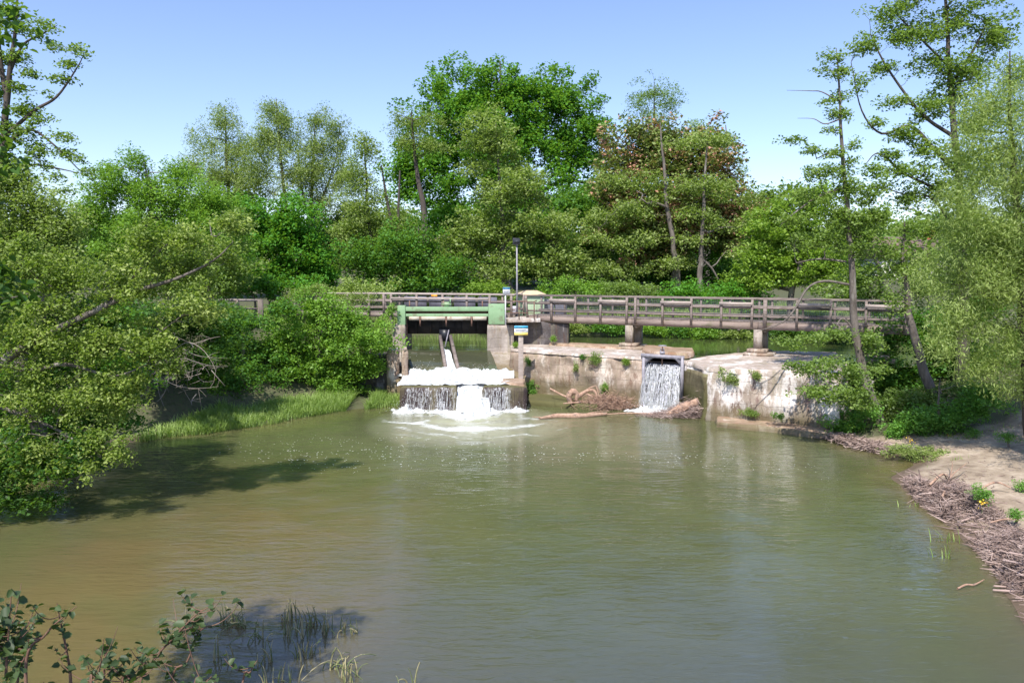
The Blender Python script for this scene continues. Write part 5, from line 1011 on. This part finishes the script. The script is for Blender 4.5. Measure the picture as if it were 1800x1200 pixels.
T('alder_tree', 'near dark leaves poking in at the left picture edge above the goat willow', 'tree', 7, [(-170,260,150,240),(-330,200,160,260),(-200,480,110,90),(-150,60,140,160),(-6,512,36,40),(-30,470,30,26)], 'deep', clump=.3, flat=.7, cover=1.9, ls=.085, lw=.75, near=True, seed=214, limb_r=.015, base=(-7.6, 6.2), gz=.6)  # dark leaf colour stands in for the unlit side of these leaves
# dead bush over the bank
dt = root('dead_bush', (-12.4, 27, .4), 'tangle of bare grey brown dead branches beside the grass strip', 'bush')
rg = np.random.RandomState(5); TB = Tubes(); bs = np.array(aty(310, 640, 26.5))
for i in range(42):
    a = bs + rg.normal(size=3) * [.5, .5, .35]; e = a + rg.normal(size=3) * [.75, .6, .45] + [0.1, -.1, -.45]; bp = bez(a, (a + e) / 2 + rg.normal(size=3) * .2, e, 7); bp[:, 2] = np.maximum(bp[:, 2], .25); TB.add(bp, np.linspace(.016, .005, 7), 4)
    for j in range(3): s_ = bp[rg.randint(2, 6)]; e2_ = s_ + rg.normal(size=3) * .28; e2_[2] = max(e2_[2], .2); TB.add([s_, (s_ + e2_) / 2 + rg.normal(size=3) * .04, e2_], [.008, .006, .003], 3)
TB.build('branches', M['bark_pale'], dt)

# ================================================================ GRASS, REEDS
def blades(name, P, hgt, wid, material, rng, parent=None, loc=None, bend=.5, dirs=None):
    N = len(P); h = hgt * rng.uniform(.55, 1.25, (N, 1)); a = rng.rand(N) * 2 * pi; d = np.column_stack([np.cos(a), np.sin(a), 0 * a]); s = np.column_stack([-np.sin(a), np.cos(a), 0 * a])
    b_ = bend * rng.uniform(.2, 1.3, (N, 1)); V = []
    for t, w_ in ((0, 1), (.4, .9), (.75, .6), (1, .06)):
        c = P + np.array([0, 0, 1]) * h * (t - .25 * b_ * t ** 3) + d * h * b_ * t * t; V += [c - s * wid * w_ / 2, c + s * wid * w_ / 2]
    V = np.stack(V, 1).reshape(-1, 3); k = np.arange(N)[:, None] * 8
    Q = np.concatenate([k + np.array([[j, j + 1, j + 3, j + 2]]) for j in (0, 2, 4)]); return quads_obj(name, V, Q, material, parent, False, loc)
rg = np.random.RandomState(11); gx = rg.uniform(-14.5, -5.2, 60000); gy = rg.uniform(27.5, 37.5, 60000); hh, d1, d2 = height(gx, gy)
k = (d1 > -.35 - .25 * vn(gx, gy)) & (d1 < 2.3 + .4 * vn(gx * .7, gy * .7)) & (rg.rand(60000) < np.clip(.75 + .6 * vn(gx * 1.2, gy * 1.2), .15, 1)) & (gx > -13.6 + .3 * (gy - 28)) & ~((gx > -7.4) & (gx < -6.6))
o = blades('grass', np.column_stack([gx, gy, np.maximum(hh, -.05)])[k], .46, .026, M['grassblade'], rg, bend=.9); props(o, 'strip of long green waterside grass below the left bushes', 'grass', kind='stuff')
# grass behind bridge & scattered ground cover
rg = np.random.RandomState(12); N_ = 60000; gx = rg.uniform(-24, 26, N_); gy = rg.uniform(41, 58, N_); hh, d1, d2 = height(gx, gy); k = (d2 > .1) & (d1 > 2)
o = blades('grass', np.column_stack([gx, gy, hh])[k], .38, .05, M['grassblade'], rg); props(o, 'rough meadow grass behind the footbridges around the pond', 'grass', kind='stuff')
rg = np.random.RandomState(13); N_ = 11000; gx = rg.uniform(8, 20, N_); gy = rg.uniform(15, 30, N_); hh, d1, d2 = height(gx, gy); k = (d1 > .6) & ((fbm(gx * .6, gy * .6, 2, 3) + (gy - 25) * .18) > .35)
o = blades('grass', np.column_stack([gx, gy, hh])[k], .12, .014, M['grassblade'], rg); props(o, 'thin short grass tufts scattered on the right sandy bank', 'grass', kind='stuff')
# reed clumps in the shallow near water
rc = [(405,1080,8,'upright dark'),(425,1085,7,'bent straw tipped'),(320,1090,4,'pale arching'),(508,1075,7,'tall'),(520,1105,5,'straw tipped'),(545,1085,7,'tall dark'),(575,1095,4,'short pale'),(605,1100,6,'leaning straw'),(540,1140,6,'stubby pale'),(470,1150,4,'thin dark'),(590,1160,6,'arching'),(500,1190,6,'dark straight'),(660,1106,2,'flat floating'),(620,1180,5,'leafy green'),(385,1150,3,'thin'),(720,1195,3,'small dry'),(440,1110,4,'bent')]
near = ['beside the sapling leaves', 'between saplings and the tall reeds', 'nearest the left saplings', 'in the middle row', 'just in front of the middle row', 'right of the middle row', 'between two taller clumps', 'at the right end of the reed row', 'set nearer the camera than the row', 'in the blue reflection', 'nearer the camera on the right', 'at the bottom edge of the picture', 'furthest right of the reeds', 'low on the right at the bottom edge', 'among the left bottom reeds', 'alone at the bottom edge', 'on the left of the middle row']
for i, (x, y, nn, kd) in enumerate(rc):
    rg = np.random.RandomState(300 + i); q = np.array(atz(x, y + 14, 0)); r_ = root('reed_clump', tuple(q), '%s reed stems in the shallows, %s' % (kd, near[i]), 'reeds', 'reed clumps in the near shallows'); TBg, TBd = Tubes(), Tubes()
    for j in range(int(nn * 2.2)):
        p = q + [rg.normal() * .11, rg.normal() * .07, -.05]; h = rg.uniform(.22, .5) * (.35 if 'flat' in kd else 1); a = rg.rand() * 2 * pi; bd = rg.uniform(.05, .4) * (2.0 if ('arch' in kd or 'bent' in kd or 'flat' in kd) and rg.rand() < .6 else .5)
        t = np.linspace(0, 1, 8); pts = p + np.column_stack([np.cos(a) * bd * t ** 2, np.sin(a) * bd * t ** 2, h * t - bd * .7 * t ** 3.2])
        pts[:, 2] = np.maximum(pts[:, 2], -.05); dry = rg.rand() < .42
        (TBd if dry else TBg).add(pts, np.linspace(.0115, .004, 8) * (1.5 if dry else 1), 4)
    if TBg.V: TBg.build('green_stems', M['reed'], r_)
    if TBd.V: TBd.build('dry_stems', M['reed_dry'], r_)
for i, (x, y, Y) in enumerate([(1662,945,0),(1664,975,0),(1612,885,0),(1030,1700,0)][:3]):
    rg = np.random.RandomState(330 + i); q = np.array(atz(x, y + 6, 0)); r_ = root('reed_clump', tuple(q), ['light green reed tuft off the sandy bank, upper one of two', 'arching green reed tuft off the sandy bank, lower one of two', 'tiny reed tuft close to the tip of the twig pile'][i], 'reeds')
    P = q + rg.normal(size=(12 - 3 * i, 3)) * [.16, .08, 0]; P[:, 2] = -.04; blades('leaves', P, .36 - .07 * i, .022, M['grassblade'], rg, r_, bend=.7)

# ================================================================ WALL PLANTS
def tuft(px, py, Y, rx, ry, lab, leaf='alder', cover=2.0, ls=.06, seed=0, name='wall_plant', gz=None):
    T(name, lab, 'plant', Y, [(px, py, rx, ry), (px + rx * .3, py + ry * .4, rx * .7, ry * .7)], leaf, clump=.14, flat=.9, cover=cover, ls=ls, lw=.5, up=.2, seed=400 + seed, gz=gz if gz is not None else aty(px, py + ry, Y)[2], limb_r=.006, parts=('stem', 'leaves'))
YW = lambda px: t0(px, 616.8 + (px - 910) * .063)[1] - .14
tuft(1047, 629, YW(1047), 13, 10, 'tuft of green plant hanging over the top edge of the stained weir wall, largest one', 'alder', seed=1)
tuft(1023, 626, YW(1023), 8, 5, 'dark tuft on the top edge of the stained weir wall, left of the largest', 'dark', seed=2)
tuft(1011, 643, YW(1011), 5, 9, 'narrow hanging plant in the stained wall face below the coping', 'olive', seed=3)
tuft(1099, 634, YW(1099), 6, 8, 'small bright plant on the stained wall close to the steel gate', 'yellow', seed=4)
tuft(928, 634, YW(928), 7, 9, 'drooping dark plant just right of the sign post', 'dark', seed=5)
tuft(934, 682, YW(934) - .1, 10, 18, 'green ivy clump at the corner between basin and stained wall', 'nettle', seed=6)
tuft(1062, 681, YW(1062) - .05, 8, 10, 'bright plant growing at the foot of the stained wall behind driftwood', 'bright', seed=7)
tuft(906, 605, 38.8, 8, 5, 'dry yellowish tuft on top of the sloping concrete wing', 'yellow', seed=8)
tuft(972, 594, 40.1, 6, 6, 'bright little plant on the dark abutment ledge', 'bright', seed=9)
YR = lambda px: r0_(px, 645 + (px - 1246) * .06)[1] - .16
tuft(1286, 662, YR(1286) - .05, 21, 13, 'yellow green tuft hanging from the limewashed wall top, wide one', 'olive', seed=10)
tuft(1270, 651, YR(1270), 9, 6, 'little yellow green tuft at the left end of the limewashed wall top', 'yellow', seed=11)
tuft(1328, 658, YR(1328), 9, 9, 'small tuft on the limewashed wall top right of the wide one', 'olive', seed=12)
tuft(1318, 724, YR(1318) - .2, 20, 6, 'low green plants on the toe ledge of the limewashed wall', 'alder', seed=13)
tuft(1368, 730, YR(1368) - .2, 12, 5, 'small green plant on the toe ledge near the right end of the limewashed wall', 'nettle', seed=14)
tuft(1247, 716, 32.0, 12, 8, 'yellowish plants behind the drift log heap', 'yellow', seed=15)

# ================================================================ DRIFTWOOD AND TWIGS
def log(name, lab, pts, rad, material='drift', n=9, extra=None, cat='driftwood', seed=0):
    p0 = pts[0]; r_ = root(name, tuple(p0), lab, cat); TB = Tubes(); q = smooth_path(pts, 6); rr = np.interp(np.linspace(0, 1, len(q)), np.linspace(0, 1, len(rad)), rad)
    rr = rr * (1 + .15 * vn(np.arange(len(q)) * .9, seed)); TB.add(q, rr, n); TB.build('trunk', M[material], r_)
    if extra:
        TB = Tubes()
        for e, er in extra: e = smooth_path(e, 4); TB.add(e, np.linspace(er, er * .3, len(e)), 5)
        TB.build('branches', M[material], r_)
    return r_
z_ = lambda x, y, z=.06: np.array(atz(x, y, z)); yy_ = lambda x, y, Y: np.array(aty(x, y, Y))
log('drift_log', 'pale floating log lying flat in the water right of the foam', [z_(948, 735), z_(980, 731), z_(1020, 731), z_(1066, 727)], [.04, .12, .14, .07], extra=[([z_(1020, 730), z_(1045, 724, .15), z_(1070, 722, .1)], .04), ([z_(960, 734), z_(935, 732, .03)], .03)], seed=1)
log('drift_log', 'thin floating branch trailing right of the pale floating log', [z_(1062, 728, .02), z_(1110, 726, .02), z_(1160, 728, .02), z_(1195, 732, .02)], [.03, .035, .03, .012], seed=2)
Yd = 34.6
log('drift_branch', 'long straight dead branch leaning from the stained wall down to the water', [yy_(967, 683, 35.4), yy_(995, 697, 35.0), yy_(1040, 711, 34.4)], [.05, .05, .03], seed=3)
log('driftwood_stump', 'orange tan driftwood stump with a curled end caught at the wall foot', [yy_(1003, 710, Yd), yy_(1000, 697, Yd), yy_(1006, 688, Yd), yy_(1014, 692, Yd), yy_(1013, 703, Yd)], [.12, .13, .14, .11, .09],
    extra=[([yy_(1005, 710, Yd - .1), yy_(1020, 707, Yd - .2), yy_(990, 709, Yd - .3)], .09)], seed=4)
log('drift_branch', 'curved forked branch arching over the driftwood stump', [yy_(1016, 697, Yd), yy_(1032, 687, Yd), yy_(1046, 688, Yd), yy_(1052, 712, Yd - .2)], [.1, .08, .06, .03],
    extra=[([yy_(1025, 690, Yd), yy_(1038, 681, Yd), yy_(1048, 678, Yd)], .05), ([yy_(1030, 692, Yd), yy_(1046, 700, Yd - .1), yy_(1042, 710, Yd - .2)], .06), ([yy_(1040, 704, Yd - .2), yy_(1075, 697, Yd), yy_(1085, 692, Yd)], .03), ([yy_(1048, 678, Yd), yy_(1052, 695, Yd - .1), yy_(1050, 710, Yd - .2)], .03)], seed=5)
log('drift_log', 'big pale split log resting on the debris heap below the waterfall', [yy_(1172, 731, 32.4), yy_(1195, 718, 32.4), yy_(1228, 705, 32.4)], [.12, .19, .16], extra=[([yy_(1180, 728, 32.3), yy_(1200, 722, 32.2), yy_(1215, 714, 32.2)], .05)], n=10, seed=6)
def twig_pile(name, lab, P, rng, ln=(.2, .6), r=.006, mt='twigmix', kind='stuff', flat=.25):
    N = len(P); L = rng.uniform(*ln, (N, 1)); a = rng.rand(N) * 2 * pi; d = np.column_stack([np.cos(a), np.sin(a), rng.normal(size=N) * flat]); d /= np.linalg.norm(d, axis=1, keepdims=True)
    s = np.cross(d, [0, 0, 1.0]); s /= np.linalg.norm(s, axis=1, keepdims=True); u = np.cross(s, d); rr = r * rng.uniform(.5, 1.8, (N, 1)); bd = rng.normal(size=(N, 1)) * L * .12; V = []
    for t, f in ((-.5, .9), (0, 1), (.5, .4)):
        c = P + d * L * t + s * bd * (1 if t == 0 else 0); V += [c + u * rr * f, c + s * rr * f - u * rr * f * .5, c - s * rr * f - u * rr * f * .5]
    V = np.stack(V, 1).reshape(-1, 3); k = np.arange(N)[:, None] * 9; Q = np.concatenate([k + np.array([[j + i, j + (i + 1) % 3, j + 3 + (i + 1) % 3, j + 3 + i]]) for j in (0, 3) for i in range(3)])
    o = quads_obj(name, V, Q, M[mt], None, False); props(o, lab, 'driftwood', kind=kind); return o
def shore_pts(px_line, N, wid, rng, hmax, side=1):
    rs = rng.rand(N)
    A = np.array([g0(*q) for q in px_line]); seg = np.linalg.norm(np.diff(A, axis=0), axis=1); cs_ = np.concatenate([[0], np.cumsum(seg)]); t = rng.rand(N) * cs_[-1]
    x = np.interp(t, cs_, A[:, 0]); y = np.interp(t, cs_, A[:, 1]); u = rng.rand(N) ** 1.0 * wid * np.interp(t, cs_, np.array([.35, .8, 1.25, 1.2, 1, 1.1, 1][:len(A)])); x = x + u * .80 ; y = y + u * .40 + rng.normal(size=N) * .12
    hh, _, _ = height(x, y); pile = np.clip(.55 + .9 * fbm(x * 1.1, y * 1.1, 4, 3), .05, 1.3); P = np.column_stack([x, y, np.maximum(hh, 0) + rng.rand(N) ** 1.5 * hmax * pile * np.sin(pi * np.clip(u / (wid * 1.3), 0, 1)) ** .6]); return P[rs < np.clip(pile * 1.3, .12, 1)]
rg = np.random.RandomState(21)
twig_pile('twig_heap', 'long heap of grey pink flood twigs along the edge of the sandy bank', shore_pts([(1592,850),(1620,885),(1660,918),(1705,952),(1752,1000),(1785,1050),(1830,1110)], 17000, 1.25, rg, .45), rg, (.06, .5), .0052, flat=.4)
rg = np.random.RandomState(22); cen = np.array(atz(1226, 731, 0)); P = cen + rg.normal(size=(4200, 3)) * [.85, .30, 0]; P[:, 2] = np.abs(rg.normal(size=4200)) * .26 * np.exp(-((P[:, 0] - cen[0]) / 1.3) ** 2) + .02
twig_pile('twig_heap', 'brown fibrous heap of twigs under the pale split log below the waterfall', P, rg, (.15, .6), .007, 'twigmix', flat=.3)
rg = np.random.RandomState(23); cen = np.array(atz(1068, 717, 0)); P = cen + rg.normal(size=(1500, 3)) * [.62, .28, 0]; P[:, 2] = np.abs(rg.normal(size=1500)) * .27
twig_pile('twig_heap', 'loose brush of brown twigs at the foot of the stained wall', P, rg, (.2, .8), .007, 'drift', flat=.5)
rg = np.random.RandomState(24); t = rg.rand(900); a_ = np.array(atz(1280, 740, 0)); c_ = np.array(atz(1470, 775, 0)); P = a_ + (c_ - a_) * t[:, None] + rg.normal(size=(900, 3)) * [.12, .15, .0]; P[:, 2] = .03 + rg.rand(900) * .06
twig_pile('twig_heap', 'thin line of drifted twigs along the toe of the limewashed wall', P, rg, (.08, .35), .006, 'twigmix')
rg = np.random.RandomState(25); P = np.array([atz(1470 + 90 * t, 775 + 22 * t, 0) for t in rg.rand(1100)]) + rg.normal(size=(1100, 3)) * [.25, .28, 0]; P[:, 2] = .05 + rg.rand(1100) * .22
twig_pile('twig_heap', 'dark litter of sticks at the waterline below the bright nettle clump', P, rg, (.1, .5), .009, 'twigmix', flat=.4)
zg = lambda x, y, up=.3: (lambda q: np.array([q[0], q[1], max(gh(q[0], q[1]), 0) + up]))(g0(x, y))
log('drift_branch', 'pink forked branch lying on top of the long twig heap', [zg(1632, 880), zg(1655, 872, .36), zg(1672, 885, .36)], [.035, .03, .012], extra=[([zg(1655, 900, .3), zg(1670, 878, .36), zg(1698, 855, .3)], .03), ([zg(1668, 880, .36), zg(1672, 855, .32), zg(1668, 842, .3)], .018), ([zg(1662, 893, .3), zg(1650, 868, .3)], .02)], cat='branch', seed=8)
log('drift_branch', 'straight pale stick lying across the lower end of the twig heap', [zg(1740, 945, .2), zg(1765, 948, .25), zg(1790, 950, .2)], [.02, .018, .01], cat='branch', seed=9)
log('drift_branch', 'reddish stick jutting from the twig heap toward the pale sand', [zg(1708, 905, .25), zg(1745, 893, .28), zg(1775, 896, .15)], [.03, .026, .012], cat='branch', seed=10)
log('drift_branch', 'crooked stick floating alone in the water off the sandy bank', [z_(1683, 1034, .02), z_(1698, 1027, .05), z_(1712, 1027, .04), z_(1730, 1018, .09)], [.018, .02, .018, .01], cat='branch', seed=11)
log('drift_branch', 'pale stick with its end in the water at the right picture edge', [z_(1775, 1022, .08), z_(1800, 1032, .05), z_(1840, 1048, .05)], [.014, .018, .02], cat='branch', seed=12)

# ================================================================ NEAR SAPLINGS (bottom left)
def sapling(lab, path, Y, nl, seed, ls=.055, side_br=3, dens=1.0, r0=.009):
    rg = np.random.RandomState(seed); pts = [np.array(aty(x, y, Y)) for x, y in path]; p0 = pts[0].copy(); gnd = p0 + [rg.uniform(-.2, .2), -.3, 0]; gnd[2] = max(gh(gnd[0], gnd[1]), 0) - .05
    r_ = root('alder_sapling', tuple(gnd), lab, 'sapling', 'alder saplings at the near edge'); TB = Tubes(); q = smooth_path([gnd, (gnd + p0) / 2 + [.05, 0, .1]] + pts, 7); TB.add(q, np.linspace(r0 * 1.7, .0025, len(q)), 6)
    att = [q[i] for i in range(12, len(q))]; Cn = []; D = []
    top = q[12:]
    for b_ in range(side_br):
        i = rg.randint(2, max(3, len(top) - 4)); d = rg.normal(size=3) * [1, .6, .2]; d /= np.linalg.norm(d); L = rg.uniform(.10, .24); e = top[i] + d * L + [0, 0, L * .7]; bp = bez(top[i], top[i] + d * L * .6, e, 7); TB.add(bp, np.linspace(.004, .0018, 7), 4); att += list(bp[1:])
    TB.build('stem', M['sprigstem'], r_); att = np.array(att)
    n_ = int(nl * dens); idx = rg.choice(len(att), n_, p=np.linspace(.6, 1, len(att)) / np.linspace(.6, 1, len(att)).sum()); d = rg.normal(size=(n_, 3)) * [1, .7, .5]; d /= np.linalg.norm(d, axis=1, keepdims=True)
    V, Q = leaf_geo(att[idx] + d * ls * .6, ls, ls * .8, rg, .7, True, 0, D=d); quads_obj('leaves', V, Q, LM['sapling'], r_, True)
sapling('bushy dark sapling in the bottom left corner', [(10,1210),(14,1130),(20,1040)], 4.4, 150, 1, side_br=14)
sapling('dense leafy sapling filling the very corner, behind the corner one', [(30,1210),(45,1150),(62,1090)], 4.9, 110, 2, side_br=9)
sapling('tall slim sapling with paired leaves, second clump from the left edge', [(125,1215),(118,1150),(108,1100),(100,1060)], 4.8, 30, 3, side_br=4, ls=.05)
sapling('short sapling bending right toward a dark leaf tuft', [(45,1180),(80,1115),(110,1085),(135,1065)], 4.7, 24, 4, side_br=3, ls=.05)
sapling('thin sapling with its tip below the sandy shallows', [(182,1215),(184,1170),(190,1120)], 4.8, 26, 5, side_br=4, ls=.045)
sapling('low sapling between the thin one and the wide bushy one', [(160,1215),(170,1190),(178,1165)], 4.5, 40, 6, side_br=6, ls=.05)
sapling('wide bushy sapling leaning right with arching stem', [(245,1215),(270,1160),(305,1120),(345,1080),(380,1060)], 5.0, 80, 7, side_br=12)
sapling('small sapling with bright leaves beside the reeds', [(300,1215),(330,1160),(350,1110),(385,1095)], 5.2, 55, 8, side_br=8)
sapling('little two leaf sprig at the bottom edge among the reeds', [(425,1215),(440,1180),(452,1160)], 5.0, 14, 9, side_br=2, ls=.05)
sapling('low leafy sapling under the arching one', [(215,1215),(235,1195),(262,1180)], 4.6, 46, 10, side_br=6)
sapling('low leafy sapling at the bottom edge right of the arching one', [(340,1220),(360,1200),(372,1188)], 4.6, 30, 11, side_br=5)
# ================================================================ FAR WOOD (reads as one mass)
rg = np.random.RandomState(77); Cs = []
for k in range(1500):
    x = rg.uniform(-130, 150); y = 108 + rg.rand() * 45; h = 9.5 + 2.0 * float(vn(x * .12, y * .1)); z = 4 + rg.rand() ** .7 * h; Cs.append((x, y, z))
for k in range(700):
    side = -1 if rg.rand() < .5 else 1; x = side * rg.uniform(42, 80); y = rg.uniform(20, 110); Cs.append((x, y, 3 + rg.rand() ** .7 * 9))
Cs = np.array(Cs); P = np.repeat(Cs, 38, 0) + rg.normal(size=(len(Cs) * 38, 3)) * [1.5, 1.5, 1.0]
V, Q = leaf_geo(P, .75, .55, rg, .5); o = quads_obj('distant_wood', V, Q, LM['alder']); props(o, 'distant mixed green woodland closing the view behind the trees', 'woodland', kind='stuff')
# litter of loose sticks and stones on the sand
rg = np.random.RandomState(91); N_ = 2600; gx = rg.uniform(8.5, 21, N_); gy = rg.uniform(13, 27.5, N_); hh, d1, d2 = height(gx, gy); k = (d1 > .3) & (d1 < 8) & (rg.rand(N_) < .35 + .5 * (vn(gx * .8, gy * .8) > 0))
twig_pile('twig_litter', 'loose sticks and leaf litter scattered over the right sandy bank', np.column_stack([gx, gy, hh + .012])[k], rg, (.05, .34), .006, flat=.08)
# bigger broken boughs mixed into the flood debris
rg = np.random.RandomState(92); bp_ = shore_pts([(1592,850),(1620,885),(1660,918),(1705,952),(1752,1000),(1785,1050),(1830,1110)], 420, 1.3, rg, .45)
twig_pile('twig_heap', 'thicker pale broken boughs strewn along the flood twig heap', bp_, rg, (.35, 1.1), .014, flat=.3)
